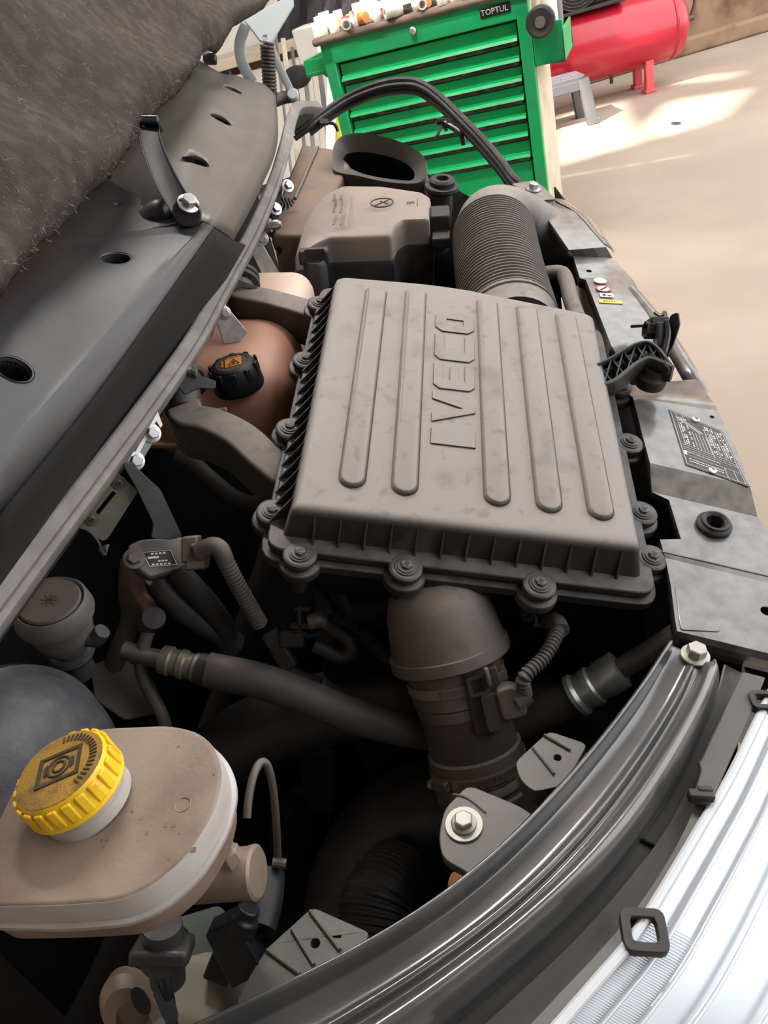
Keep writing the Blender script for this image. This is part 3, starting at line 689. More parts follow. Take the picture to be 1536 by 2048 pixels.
# bonnet: outer skin + felt liner, hinged at the scuttle and leaning back
bE0, bE1 = P(-40, 620, .60), P(417, 95, 1.50)
ed = (bE1 - bE0).normalized()
BP = PL(bE0, ed, V((-.50, .05, .86)))
if BP.n.dot(C0 - bE0) < 0: BP.n = -BP.n
bon = thing('bonnet', 'open bonnet lined with brown-grey felt, seen from below', 'bonnet', bE0)
fe = [(-120, 700), (0, 588), (50, 528), (96, 474), (150, 425), (208, 360), (238, 330), (262, 290), (287, 248), (330, 205), (354, 183), (385, 148), (408, 112), (417, 90), (446, 92), (471, 48), (521, 17), (560, -20)]
e3 = [BP.pt(x, y) for x, y in fe]
rows = []
for k, dh_ in enumerate((0., .012, .05, .12, .22, .34, .5)):
    rw = []
    for i, p in enumerate(e3):
        q = BP.pt(fe[i][0], fe[i][1]) + BP.uy * dh_ * 1.0 + BP.n * (-.012 if k == 0 else .012 * math.sin(i * 1.3 + k * 1.1) * (.6 if k < 2 else 1) + (.012 if k in (1, 2) else 0))
        rw.append(q)
    rows.append(rw)
felt = obj('felt_liner', g_grid(rows, 4, 4), M_felt, bon, thick=.012, sharp=179, sheet=True)
dtex = bpy.data.textures.new('lumps', 'CLOUDS'); dtex.noise_scale = .035
md = felt.modifiers.new('lumps', 'DISPLACE'); md.texture = dtex; md.strength = .012; md.mid_level = .5; md.texture_coords = 'GLOBAL'
obj('outer_skin', g_grid([[p - BP.n * .045 for p in rows[1]], [p - BP.n * .07 for p in rows[4]], [p - BP.n * .06 + BP.uy * .35 for p in rows[-1]]], 2, 4), M_wing, bon, thick=.002, sharp=179, sheet=True)
hv = []; hf = []
for k in range(1500):
    i = random.randrange(0, len(e3) - 1); j = random.random() ** 1.3 * 5.4; a, b = rows[int(j)][i], rows[int(j) + 1][i + 1]
    p = a + (b - a) * rp(0, 1) + BP.n * rp(.008, .016) + ed * rp(-.02, .02); d1 = (ed * rp(-1, 1) + BP.uy * rp(-1, 1) + BP.n * rp(-.3, .6)).normalized(); l = rp(.003, .009); d2 = (d1 + V((rp(-1, 1), rp(-1, 1), rp(-1, 1))) * .6).normalized()
    s = d1.cross(BP.n).normalized() * .00018; nn = BP.n * .00018
    base = len(hv)
    for q in (p, p + d1 * l * .5, p + d1 * l * .5 + d2 * l * .5): hv += [q + s, q - s * .5 + nn, q - s * .5 - nn]
    for g in (0, 3):
        for m_ in range(3): hf.append((base + g + m_, base + g + (m_ + 1) % 3, base + g + 3 + (m_ + 1) % 3, base + g + 3 + m_))
fb = obj('felt_fibres', (hv, hf), M_fibre, bon, sheet=True, sharp=180); fb['kind'] = 'stuff'

# near bonnet arm
armp = L3((296, 240, 1.07), (302, 285, 1.03), (325, 345, .98), (352, 395, .945), (374, 425, .92))
arm = thing('bonnet_stay', 'black steel bonnet arm bolted to the scuttle', 'hinge arm', armp[-1])
toC = (C0 - armp[2]).normalized()
obj('arm', g_sweep(armp, arc_corner([(-.0145, -.010), (.0145, -.010), (.0145, .0035), (.0125, .0035), (.0115, .002), (-.0115, .002), (-.0125, .0035), (-.0145, .0035)], .0006, 1), toC, 6), mat('stay black', (12, 12, 13), .6, spec=.25), arm)
obj('arm_eye', g_lathe(armp[-1], toC, [(-.008, .017), (.004, .017), (.006, .015)], 24), M_blackp, arm)
bolt(arm, armp[-1] + toC * .006 + (P(376, 408, .92) - P(374, 425, .92)), toC * .7 + CR * .12 - CD * .5, .0085, M_steel)
obj('pivot', g_box(P(298, 248, 1.06), CR, CD, CW, .034, .012, .03), M_blackp, arm, bevel=.003)
# far hinge with spring
HPN = PL(P(540, 50, 1.80), CR, -CD)
hin = thing('bonnet_hinge', 'pale grey bonnet hinge with coil spring at the far corner', 'hinge', P(540, 215, 1.84))
M_hinge = mat('pale grey hinge paint', (176, 184, 186), .4)
obj('hinge_plate', g_plate([pxs(HPN, [(488, 40), (585, -14), (588, 10), (558, 60), (544, 86), (520, 82)]), [(HPN.uv(529, 76)[0] + a, HPN.uv(529, 76)[1] + b) for a, b in circ(.006, 12)]], HPN, -.006, 0), M_hinge, hin, bevel=.002)
obj('curved_arm', g_sweep(L3((492, 50, 1.82), (480, 85, 1.83), (484, 125, 1.84), (505, 165, 1.86)), rrect(.026, .008, .003, 2), -CW, 6), M_hinge, hin)
sp0, sp1 = P(534, 86, 1.78), P(540, 182, 1.83)
sx_, su_, sa_ = basis(sp1 - sp0); ln = (sp1 - sp0).length
obj('spring', g_tube([sp0 + sa_ * (ln * t / 180.) + (sx_ * math.cos(t * 2 * math.pi / 14) + su_ * math.sin(t * 2 * math.pi / 14)) * .0145 for t in range(181)], .0034, 6, 1), M_steeld, hin)
obj('spring_rod', g_tube([sp0, sp1 + sa_ * .04], .0085, 12, 1), M_steeld, hin)
obj('rod_base', g_lathe(sp1, sa_, [(0, .017), (.03, .015), (.05, .008)], 16), M_dark, hin)
obj('link', g_sweep(L3((545, 105, 1.80), (586, 192, 1.86)), rrect(.018, .008, .003, 2), -CW, 1), M_hinge, hin)
obj('pin', g_lathe(P(586, 191, 1.855), -CW, [(-.01, .014), (.008, .014), (.01, .012)], 18), M_hinge, hin)
obj('mount', g_tube(L3((543, 205, 1.85), (565, 196, 1.86), (588, 192, 1.86)), .014, 12), M_steeld, hin)

# ================================================================ seal rail with brackets
rc = [(-90, 1335, .585), (0, 1213, .625), (100, 1078, .685), (200, 945, .755), (300, 811, .845), (390, 682, .96), (450, 572, 1.08), (510, 462, 1.23), (552, 360, 1.42), (574, 285, 1.60), (586, 235, 1.74), (600, 212, 1.84), (640, 212, 1.95)]
rail = thing('seal_rail', 'long grey weathered rubber seal along the scuttle edge', 'seal', P(300, 811, .86))
nr = (cpl.n * .8 + CR * .2 - CW * .25)
obj('seal', g_sweep(L3(*rc), arc_corner([(-.0135, -.016), (.0115, -.018), (.0105, .003), (.004, .0045), (.002, .003), (-.010, .0065), (-.0135, .004)], .003, 2), nr, 5), M_rail, rail)
obj('flange', g_sweep([p - nr * .02 for p in L3(*rc)], [(-.0015, -.05), (.0015, -.05), (.0015, .0), (-.0015, 0)], nr, 5), M_dark, rail)
def pplane(x, y, d, tilt=(0, 0)):             # plane facing roughly to the camera at a point, tilted
    n = (-ray(x, y)).normalized() + CR * tilt[0] + CD * tilt[1]; n.normalize()
    ux = CR - n * CR.dot(n); return PL(P(x, y, d), ux, n.cross(ux))
def bracket(name, lab, cat, pl, poly, th, mt, bolts=(), br=.006, bm=None, holes=(), group=None, rnd=.003):
    t = thing(name, lab, cat, pl.o, group)
    lp = [arc_corner(pxs(pl, poly), rnd, 3)]
    for hx in holes: lp.append(hx)
    obj('plate', g_plate(lp, pl, -th, 0), mt, t, bevel=min(.001, th * .3))
    for (x, y) in bolts: bolt(t, pl.pt(x, y, 0), pl.n, br, bm or M_steel)
    return t
pl = pplane(295, 870, .835, (.35, -.1))
bracket('two_bolt_bracket', 'dark steel bracket with two bright bolts under the seal rail', 'bracket', pl, [(252, 925), (303, 822), (313, 850), (318, 868), (308, 882), (280, 930), (262, 940)], .003, mat('grey steel plate', (120, 120, 122), .4, .5), [(303, 867), (270, 922)], .0068)
one('white_shim', g_plate(pxs(pl, [(250, 938), (314, 824), (324, 850), (320, 856), (311, 842), (262, 936)]), pl, .0005, .0025), M_wht, 'white edge strip between seal rail and two-bolt bracket', 'strip')
pl = pplane(310, 990, .80, (.5, .1))
bracket('bent_arm_bracket', 'bent dark steel arm reaching down to the labelled sensor', 'bracket', pl, [(245, 928), (262, 924), (322, 980), (366, 1074), (340, 1080), (302, 1076), (307, 1048), (272, 975)], .003, M_blackp)
pl = pplane(216, 1010, .79, (.2, .25))
su0, su1 = pl.uv(229, 984), pl.uv(192, 1030)
dvx = V((su1[0] - su0[0], su1[1] - su0[1])); nx = V((-dvx.y, dvx.x)).normalized() * .0022
slot = [(su0[0] + nx.x, su0[1] + nx.y), (su1[0] + nx.x, su1[1] + nx.y), (su1[0] - nx.x, su1[1] - nx.y), (su0[0] - nx.x, su0[1] - nx.y)]
t = bracket('slotted_latch_plate', 'grey-green slotted steel plate with two screws under the rail', 'bracket', pl, [(205, 985), (235, 945), (276, 983), (215, 1078), (205, 1082), (155, 1050)], .004, mat('olive grey steel', (104, 104, 92), .5, .2, col2=(84, 82, 72), amt=.6, scale=30), holes=[slot])
for x, y in ((237, 965), (183, 1037)): screw(t, pl.pt(x, y, 0), pl.n, .0075, M_steeld, M_steeld)
obj('hook', g_sweep([pl.pt(153, 1050, -.002), pl.pt(178, 1060, -.004), pl.pt(197, 1083, -.003), pl.pt(205, 1104, -.008), pl.pt(213, 1090, -.012)], [(-.001, -.006), (.001, -.006), (.001, .006), (-.001, .006)], pl.n, 4), M_steeld, t)
pl = pplane(460, 645, 1.06, (.2, 0))
bracket('silver_strip_bracket', 'folded bright metal strip between seal rail and tank cap', 'bracket', pl, [(426, 622), (443, 600), (496, 664), (479, 684), (448, 687)], .002, M_steel, [(449, 626)], .006)
one('dark_tab', g_plate(pxs(pl, [(400, 668), (424, 620), (436, 640), (425, 672), (412, 680)]), pl, -.004, -.001), M_steeld, 'dusty metal tab hanging from the rail left of the silver strip', 'tab')
pl = pplane(530, 500, 1.32, (.2, 0))
t = bracket('silver_arm_bracket', 'bright tapering metal arm between rail and fuse box', 'bracket', pl, [(496, 478), (512, 470), (526, 490), (567, 560), (531, 563), (497, 492)], .002, M_steel, [(524, 478), (518, 462)], .0075)
obj('spacer', g_lathe(pl.pt(522, 452, .004), CR * 1. - CD * .02 - CW * .2, [(0, .011), (.018, .011), (.018, .008), (.03, .008), (.036, .004)], 14), M_steel, t)
pl = pplane(390, 760, .93, (.1, -.3))
t = bracket('three_bolt_tab', 'dark folded tab with three small bolts above the near duct', 'bracket', pl, [(346, 745), (372, 742), (433, 762), (431, 778), (398, 776), (370, 790), (358, 775)], .003, M_blackp)
for x, y in ((366, 738), (378, 742), (390, 745)): obj('stud', g_lathe(P(x, y, .925), -CW - CD * .6, [(-.004, .0035), (.004, .004), (.006, .003)], 10), M_steel, t)
pl = pplane(490, 570, 1.13, (.1, -.3))
bracket('small_tab', 'dark folded metal tab above the far duct', 'bracket', pl, [(456, 560), (466, 555), (516, 573), (514, 578), (480, 575), (454, 585)], .003, M_blackp)
# ribbed black bellows beside the fuse box
blw = thing('bellows_block', 'black wavy rubber block with bolts beside the fuse box', 'bellows', P(560, 440, 1.5))
for k in range(7):
    a, b = P(546 + k * 7, 398 + k * 2, 1.5 + .004 * k), P(556 + k * 6, 505 + k * 2, 1.42 + .004 * k)
    obj('fold', g_sweep([a + (b - a) * (i / 6) + CR * .005 * math.sin(i * 2.2) for i in range(7)], rrect(.005, .03, .002, 1), CW, 3), M_rubber, blw)
obj('back_plate', g_plate(pxs(pplane(560, 430, 1.48), [(530, 470), (552, 372), (566, 368), (560, 420), (556, 480)]), pplane(560, 430, 1.48), -.004, 0), M_steeld, blw)
for x, y in ((553, 370), (575, 372), (551, 418)): bolt(blw, P(x, y, 1.46), -CW + CR * .5, .008, M_steel)
# ================================================================ coolant tank, elbow ducts
hx_ = V((.93, -.25, -.18)).normalized(); hy_ = V((.25, .95, .10)); hy_ = (hy_ - hx_ * hy_.dot(hx_)).normalized(); hz_ = hx_.cross(hy_)
def blob(c, dims, bev, seg=5):                # rounded box geometry via bmesh bevel
    bm = bmesh.new(); bmesh.ops.create_cube(bm, size=1)
    for v in bm.verts: v.co = V((v.co.x * dims[0], v.co.y * dims[1], v.co.z * dims[2]))
    bmesh.ops.bevel(bm, geom=bm.edges[:] + bm.verts[:], offset=bev, segments=seg, profile=.5, affect='EDGES')
    vs = [V(c) + hx_ * v.co.x + hy_ * v.co.y + hz_ * v.co.z for v in bm.verts]; idx = {v: i for i, v in enumerate(bm.verts)}
    fs = [tuple(idx[v] for v in f.verts) for f in bm.faces]; bm.free(); return vs, fs
ct = thing('coolant_tank', 'brown-pink coolant tank with black cap left of the filter box', 'coolant tank', P(470, 830, 1.14))
tc_ = P(452, 775, 1.135)
obj('tank', J(blob(tc_, (.225, .205, .16), .062, 7)), M_tank, ct, sharp=60)
obj('seam', blob(tc_ - hz_ * .03, (.229, .209, .008), .003, 2), M_tank, ct)
obj('rear_chamber', blob(P(548, 640, 1.235), (.125, .14, .12), .035, 6), M_tankw, ct, sharp=60)
obj('bleed_nipple', g_tube(L3((430, 822, 1.0), (452, 818, .995)), .0028, 8, 1), M_tank, ct)
cp = P(470, 745, 1.02); cax = (hz_ * .9 - hx_ * .12 + hy_ * .05).normalized()
cap = obj('cap', g_lathe(cp - cax * .022, cax, [(0, .0335), (.004, .0345), (.024, .0325), (.032, .030), (.036, .0275), (.037, .022), (.0355, .0215)], 40), M_black, ct)
for k in range(10):
    a = 2 * math.pi * k / 10; s, u, _ = basis(cax); n_ = s * math.cos(a) + u * math.sin(a)
    obj('grip_lug', g_box(cp + cax * .003 + n_ * .0322, cax.cross(n_), n_, cax, .008, .0035, .020), M_black, cap, bevel=.0015)
CP = PL(cp + cax * .0152, CR - cax * CR.dot(cax), -CD)
if CP.n.dot(cax) < 0: CP.n = -CP.n
ql = PL(CP.o, (P(490, 700, 1) - P(450, 712, 1)), -CD)
ql.n = cax; ql.ux = (ql.ux - cax * ql.ux.dot(cax)).normalized(); ql.uy = cax.cross(ql.ux)
obj('cap_disc', g_lathe(cp + cax * .0135, cax, [(0, .0215), (.0008, .0215)], 32), mat('dull brown cap print', (72, 62, 56), .6), cap)
lb = obj('warning_label', g_plate([(-.0085, -.0115), (.013, -.0115), (.013, .0115), (-.0085, .0115)], ql, -.0012, .0004), M_orange, cap)
tri = [(-.006, -.009), (.0115, -.009), (.0027, .0085)]
tri_i = [(-.0035, -.0076), (.0088, -.0076), (.0027, .0052)]
obj('warning_triangle', J(g_plate([tri, tri_i], ql, .0003, .0007), g_box(ql.at(.0027, -.004, .0006), ql.ux, ql.uy, ql.n, .004, .003, .0006), g_box(ql.at(.0027, -.0005, .0006), ql.ux, ql.uy, ql.n, .0035, .0022, .0006)), M_black, cap)
obj('label_bar', J(*[g_box(ql.at(-.0125, y, .0003), ql.ux, ql.uy, ql.n, .003, .004, .0006) for y in (-.006, 0, .006)], *[g_box(ql.at(x, .0145, .0003), ql.ux, ql.uy, ql.n, .004, .002, .0006) for x in (-.003, .003, .009)]), M_orange, cap)
def duct(lab, pts, neck0, neck1, w, h):
    t = thing('elbow_duct', lab, 'duct', pts[-1], 'elbow ducts from the rail to the filter box')
    obj('channel', g_sweep(pts, rrect(w, h, .005, 3), hz_, 6), M_duct, t, sharp=35)
    obj('seam_line', g_sweep([p - hz_ * h * .15 for p in pts], rrect(w * 1.02, .0015, .0005, 1), hz_, 6), M_dark, t)
    a = (neck0 - neck1)
    obj('neck', g_lathe(neck1, a, [(-.012, w * .42), (0, w * .46), (a.length, w * .46)], 24), M_duct, t)
    g = obj('grommet', g_lathe(neck0 - a * .1, a, [(0, w * .5), (.002, w * .66), (.008, w * .66), (.010, w * .55), (.016, w * .55), (.018, w * .62), (.024, w * .62), (.026, w * .4)], 28), M_dark, t)
    obj('clip_ring', g_torus(neck1 + a * .25, a, w * .56, .0022, 26, 6), M_dark, t)
DW = .043
duct('near dusty elbow duct curving from the rail to the filter box', L3((372, 838, .965), (388, 862, .955), (430, 872, .945), (485, 900, .93), (535, 945, .915), (580, 985, .91)), P(368, 772, .98), P(374, 842, .965), .043, .056)
duct('far dusty elbow duct passing over the pale tank chamber', L3((478, 606, 1.16), (492, 614, 1.15), (540, 624, 1.14), (610, 644, 1.13), (670, 668, 1.12)), P(484, 570, 1.185), P(480, 606, 1.16), .042, .054)
one('coolant_pipe', g_tube(L3((352, 912, 1.02), (385, 925, 1.02), (420, 955, 1.02), (470, 995, 1.03), (520, 1010, 1.04)), .0105, 14), M_ductd, 'brown hose running below the near elbow duct', 'hose')

# ================================================================ fuse box, intake boot, heater box
FBX = PL(P(700, 470, 1.33), V((.965, -.20, -.17)), V((.25, .95, .10)))
fuse = thing('fuse_box', 'grey-brown fuse box with stepped cover behind the filter box', 'fuse box', FBX.at(.06, .05, -.14))
M_fuse = mat('dusty brown grey cover', (148, 135, 126), .6, col2=(126, 114, 107), amt=.5, scale=15, bump=.1)
ftop = pxs(FBX, [(586, 492), (602, 432), (625, 396), (650, 378), (690, 371), (763, 372), (845, 384), (860, 394), (858, 438), (806, 440), (790, 452), (782, 470), (658, 474), (625, 480)])
fr1 = arc_corner(ftop, .006, 2)
cf = (sum(a for a, b in fr1) / len(fr1), sum(b for a, b in fr1) / len(fr1))
def grow(poly, k): return [(cf[0] + (a - cf[0]) * k, cf[1] + (b - cf[1]) * k) for a, b in poly]
def lower_left(ring, hh):                     # the left shoulder of the cover falls away
    out_ = []
    for (a, b) in ring:
        p = FBX.at(a, b, hh); s = max(0., (-.035 - a) / .06); out_.append(p - FBX.n * min(s, 1.2) * .02)
    return out_
cov = obj('cover', g_loft([lower_left(grow(fr1, 1.02), -.05), lower_left(grow(fr1, 1.01), -.008), lower_left(fr1, -.003), lower_left(grow(fr1, .97), 0)]), M_fuse, fuse, sharp=50)
obj('lower_tier', g_loft([[FBX.at(a, b, -.16) for a, b in grow(fr1, 1.03)], [FBX.at(a, b, -.05) for a, b in grow(fr1, 1.06)], [FBX.at(a, b, -.045) for a, b in grow(fr1, 1.03)]]), M_dark, fuse)
latch = obj('latch', g_box(P(628, 512, 1.29), FBX.ux, FBX.uy, FBX.n, .05, .02, .025), M_dark, fuse, bevel=.004)
obj('latch_slot', g_plate([rrect(.034, .014, .003, 2)], PL(P(629, 506, 1.277), FBX.ux, FBX.n), -.002, .001), M_black, latch)
obj('latch_column', g_lathe(P(634, 560, 1.31), FBX.n, [(-.08, .018), (.03, .02), (.036, .016)], 18), M_dark, fuse)
obj('side_connector', J(g_box(P(880, 448, 1.40), FBX.ux, FBX.uy, FBX.n, .036, .05, .05), g_box(P(882, 476, 1.38), FBX.ux, FBX.uy, FBX.n, .034, .05, .02)), M_dark, fuse, bevel=.004)
u0, v0 = FBX.uv(764, 406)
obj('embossed_ring', J(g_torus(FBX.at(u0, v0, .0006), FBX.n, .021, .0012, 28, 6), g_box(FBX.at(u0, v0, .0005), (FBX.ux + FBX.uy).normalized(), FBX.n, (FBX.ux - FBX.uy).normalized(), .034, .0015, .002), g_box(FBX.at(u0 + .004, v0, .0005), (FBX.ux - FBX.uy).normalized(), FBX.n, (FBX.ux + FBX.uy).normalized(), .02, .0015, .002)), M_dark, cov)
u1, v1_ = FBX.uv(820, 406)
obj('embossed_mark', J(g_text('E', FBX, u1, v1_, .02, -math.pi / 2, .0008), *[g_box(FBX.at(u1 + .014, v1_, .0005), FBX.uy, FBX.ux, FBX.n, .03, .001, .001)]), M_dark, cov)
for x in (668, 682):
    for y in (396, 420, 444): obj('embossed_text', g_box(FBX.at(*FBX.uv(x, y), .0005), FBX.uy, FBX.ux, FBX.n, rp(.022, .034), .004, .0012), mat('faint dark print', (100, 90, 84), .6), cov)
obj('panel_step', g_box(FBX.at(*FBX.uv(697, 420), .0006), FBX.uy, FBX.ux, FBX.n, .15, .0012, .0016), M_fuse, cov)
box = thing('heater_box', 'brown dusty heater box between seal rail and intake boot', 'heater box', P(630, 360, 1.62))
HBX = PL(P(640, 320, 1.68), V((.965, -.20, -.17)), V((.25, .95, .10)))
obj('box', g_loft([[HBX.at(a, b, h) for a, b in pxs(HBX, [(545, 470), (560, 395), (604, 288), (672, 298), (700, 330), (655, 400), (640, 470)])] for h in (-.2, 0)]), mat('brown dusty plastic', (118, 98, 84), .7, col2=(92, 78, 68), amt=.6, scale=14), box, bevel=.006)
obj('ridge', g_sweep([HBX.at(*HBX.uv(636, 296), .002), HBX.at(*HBX.uv(590, 400), .002)], rrect(.006, .008, .002, 1), HBX.n, 1), M_duct, box)
boot = thing('intake_boot', 'black rubber intake boot with a wide oval mouth behind the fuse box', 'intake boot', P(760, 400, 1.72))
BT = PL(P(757, 320, 1.60), V((.95, -.26, -.12)), V((.30, .80, .42)))
M_boot = mat('dusty boot rubber', (84, 77, 73), .55, col2=(62, 58, 56), amt=.6, scale=12)
o_px = [(664, 336), (664, 300), (676, 276), (705, 266), (740, 267), (790, 279), (828, 296), (850, 316), (854, 338), (846, 362), (815, 368), (760, 362), (715, 352), (680, 346)]
i_px = [(687, 322), (690, 312), (700, 306), (720, 304), (745, 306), (785, 315), (812, 327), (826, 340), (829, 352), (822, 361), (800, 360), (760, 355), (725, 347), (697, 334)]
def spl(pts, k=4):
    q = [V((a, b, 0)) for a, b in pts]; q = [q[-1]] + q + [q[0], q[1]]; r_ = crm(q, k)
    return [(v.x, v.y) for v in r_[k:-k - 1]]
ro = spl(pxs(BT, o_px)); ri = spl(pxs(BT, i_px, -.03))
co = (sum(a for a, b in ro) / len(ro), sum(b for a, b in ro) / len(ro))
def sc2_(poly, k): return [(co[0] + (a - co[0]) * k, co[1] + (b - co[1]) * k) for a, b in poly]
obj('boot', g_loft([[BT.at(a, b, -.20) for a, b in sc2_(ro, .88)], [BT.at(a, b, -.05) for a, b in sc2_(ro, .94)], [BT.at(a, b, -.04) for a, b in sc2_(ro, 1.0)], [BT.at(a, b, -.03) for a, b in sc2_(ro, .985)], [BT.at(a, b, -.006) for a, b in ro], [BT.at(a, b, 0) for a, b in sc2_(ro, .985)], [BT.at(a, b, -.003) for a, b in sc2_(ro, .955)],
                    [BT.at(a, b, -.03) for a, b in ri]], (True, False)), M_boot, boot, sharp=60)
obj('inner_duct', g_loft([[BT.at(a, b, -.03) for a, b in ri], [BT.at(co[0] + (a - co[0]) * 1.03, co[1] + (b - co[1]) * 1.03, -.032) for a, b in ri], [BT.at(a, b, -.18) for a, b in ri]], (False, True)), M_black, boot)
gp = P(884, 368, 1.55)
gr_ = thing('rubber_mount', 'black ring-shaped rubber mount standing right of the intake boot', 'rubber mount', gp - UZ * .12)
gax = (UZ * .95 + V((.2, -.2, 0))).normalized()
obj('ring', g_lathe(gp, gax, [(-.012, .018), (-.012, .032), (-.008, .035), (-.002, .034), (0, .026), (.008, .026), (.012, .022), (.012, .013), (-.01, .011), (-.012, .018)], 28), M_rubber, gr_)
obj('post', g_lathe(gp - gax * .14, gax, [(0, .022), (.1, .024), (.128, .02)], 20), M_dark, gr_)
# ribbed intake hose
ih = thing('ribbed_intake_hose', 'thick ribbed black intake hose with smooth dusty elbow behind the filter box', 'intake hose', P(1000, 560, 1.35))
hp = L3((1022, 650, 1.16), (1004, 575, 1.235), (994, 520, 1.30), (987, 468, 1.37))
obj('ribbed_hose', g_tube(hp, .0685, 40, corr=(.0088, .0045)), mat('ribbed hose rubber', (104, 98, 94), .5, col2=(84, 79, 76), amt=.5, scale=20), ih, sharp=40)
hd = (hp[3] - hp[2]).normalized(); side = V((.75, .25, -.6)); side = (side - hd * side.dot(hd)).normalized()
ep = [hp[3] - hd * .01] + [hp[3] + hd * (.012 + .075 * math.sin(t)) + side * (.075 * (1 - math.cos(t))) for t in (0, .4, .8, 1.2, 1.57)] + [hp[3] + hd * .085 + side * .2]
obj('elbow', g_tube(ep, .0675, 40, 4), M_lid, ih, sharp=80)
obj('cuff', g_lathe(hp[0], (hp[1] - hp[0]), [(-.03, .066), (.01, .072), (.012, .066)], 36), M_lid, ih)
one('side_tube', g_tube(L3((1085, 548, 1.30), (1120, 546, 1.29), (1132, 560, 1.27), (1142, 600, 1.21), (1156, 640, 1.16)), .0125, 16), M_duct, 'grey bent tube between the ribbed hose and the front panel', 'tube')

# ---------------------------------------------------------------- wing seal loop at the far side
lp_ = [(590, 272, 1.9), (620, 250, 1.9), (647, 229, 1.9), (688, 201, 1.9), (730, 181, 1.88), (772, 168, 1.86), (813, 164, 1.84), (842, 170, 1.82), (876, 193, 1.79), (917, 232, 1.74), (959, 275, 1.68), (1001, 324, 1.61), (1024, 356, 1.57), (1046, 374, 1.54), (1064, 381, 1.52)]
loop = thing('wing_seal', 'arched black rubber wing seal in front of the green cabinet', 'seal', P(1040, 390, 1.56))
pts = L3(*lp_)
obj('outer_bead', g_sweep([p - CD * .005 for p in pts], circ(.0075, 10), None, 5), M_rubber, loop)
obj('inner_bead', g_sweep([p + CD * .009 - CW * .004 for p in pts], circ(.0062, 10), None, 5), M_rubber, loop)
obj('lip', g_sweep([p + CD * .016 + CW * .01 for p in pts[1:]], rrect(.010, .016, .003, 1), -CW, 5), M_dark, loop)
cp_ = P(885, 243, 1.76)
one('seal_clip', J(g_tube([cp_, P(905, 255, 1.75), P(922, 268, 1.74), P(928, 290, 1.75)], .006, 8), g_tube([cp_ - CR * .014, cp_, cp_ + CR * .02 + CD * .002], .008, 8), g_tube([cp_, P(875, 272, 1.76)], .004, 8), g_tube([cp_, P(893, 262, 1.76)], .004, 8), g_box(P(905, 245, 1.755), CR, CD, CW, .03, .008, .012)), M_blackp, 'black plastic clip dangling from the arched wing seal', 'clip')
one('lower_seal_clip', J(g_tube(L3((650, 245, 1.89), (668, 248, 1.89), (676, 262, 1.9)), .004, 8), g_box(P(648, 244, 1.89), CR, CD, CW, .02, .012, .01)), M_dark, 'small dark clip at the left end of the wing seal', 'clip')

# ================================================================ front panel
SLP = PL(P(1355, 1280, .735), V((.93, -.22, -.26)), P(1062, 372, 1.52) - P(1355, 1280, .735))
slam = thing('radiator_crossmember', 'dusty grey front cross panel along the right of the engine bay', 'front panel', SLP.pt(1400, 1000, -.05))
# sections from far to near: inner edge, outer edge, level
secs = [((1052, 372), (1092, 396), .0), ((1078, 412), (1150, 424), .004), ((1138, 500), (1212, 494), .004), ((1146, 512), (1225, 516), -.010), ((1160, 556), (1262, 556), -.010),
        ((1172, 560), (1268, 562), -.008), ((1192, 612), (1300, 625), -.006), ((1222, 690), (1318, 662), -.006), ((1240, 722), (1322, 690), -.006)]
def slam_piece(nm, secs, nmid=3, drop=.035, extra=None):
    rows_ = []
    for (a, b, h) in secs:
        pa, pb_ = SLP.pt(*a, h), SLP.pt(*b, h)
        rows_.append([pa - SLP.n * .016, pa - SLP.n * .001] + [pa + (pb_ - pa) * (k / nmid) for k in range(nmid + 1)] + [pb_ - SLP.n * drop])
    o = obj(nm, g_grid(rows_, 1, 1), M_paint, slam, thick=.0018, sharp=9, sheet=True); return o
pan1 = slam_piece('far_section', secs)
secs2 = [((1252, 772), (1392, 758), -.002), ((1262, 792), (1432, 812), -.002), ((1266, 794), (1436, 822), .001), ((1283, 862), (1472, 896), .001), ((1300, 926), (1500, 972), .001), ((1304, 984), (1515, 1034), -.012), ((1338, 1000), (1524, 1048), -.012), ((1362, 1078), (1545, 1106), -.012)]
secs3 = [((1320, 1074), (1540, 1100), -.0122), ((1328, 1108), (1552, 1158), -.0122), ((1331, 1116), (1556, 1170), -.0135), ((1342, 1172), (1570, 1215), -.0135), ((1350, 1236), (1590, 1290), -.0135), ((1354, 1262), (1600, 1322), -.0140), ((1357, 1274), (1602, 1340), -.022), ((1359, 1286), (1602, 1352), -.040), ((1360, 1300), (1602, 1362), -.065)]
secs3[0] = ((1320, 1079), (1547, 1109), -.012)
pan2 = pan3 = slam_piece('near_section', secs2 + secs3, 5, .045)
drills = []
def drill(host, spots):
    cs = []
    for (x, y, r) in spots:
        p, n = surf_hit(host, x, y)
        if p is None: print('MISS drill', x, y); continue
        cs.append(g_lathe(p - n * .01, n, [(0, r), (.02, r)], 16))
    if cs: cut(host, cs)
drill(pan1, [(1178, 542, .0048), (1296, 598, .003)])
drill(pan2, [(1424, 834, .0032), (1428, 1053, .009), (1533, 1222, .006)])
obj('pressed_pad', g_plate(arc_corner(pxs(SLP, [(1350, 1170), (1412, 1176), (1432, 1212), (1442, 1262), (1362, 1258)], -.0115), [.004, .014, .012, .004, .004], 4), SLP, -.016, -.0127), M_paint, slam, bevel=.0006)
obj('crease', g_tube([SLP.pt(1324, 1104, -.0122), SLP.pt(1430, 1128, -.0122), SLP.pt(1550, 1156, -.0122)], .0012, 8), M_paint, slam)
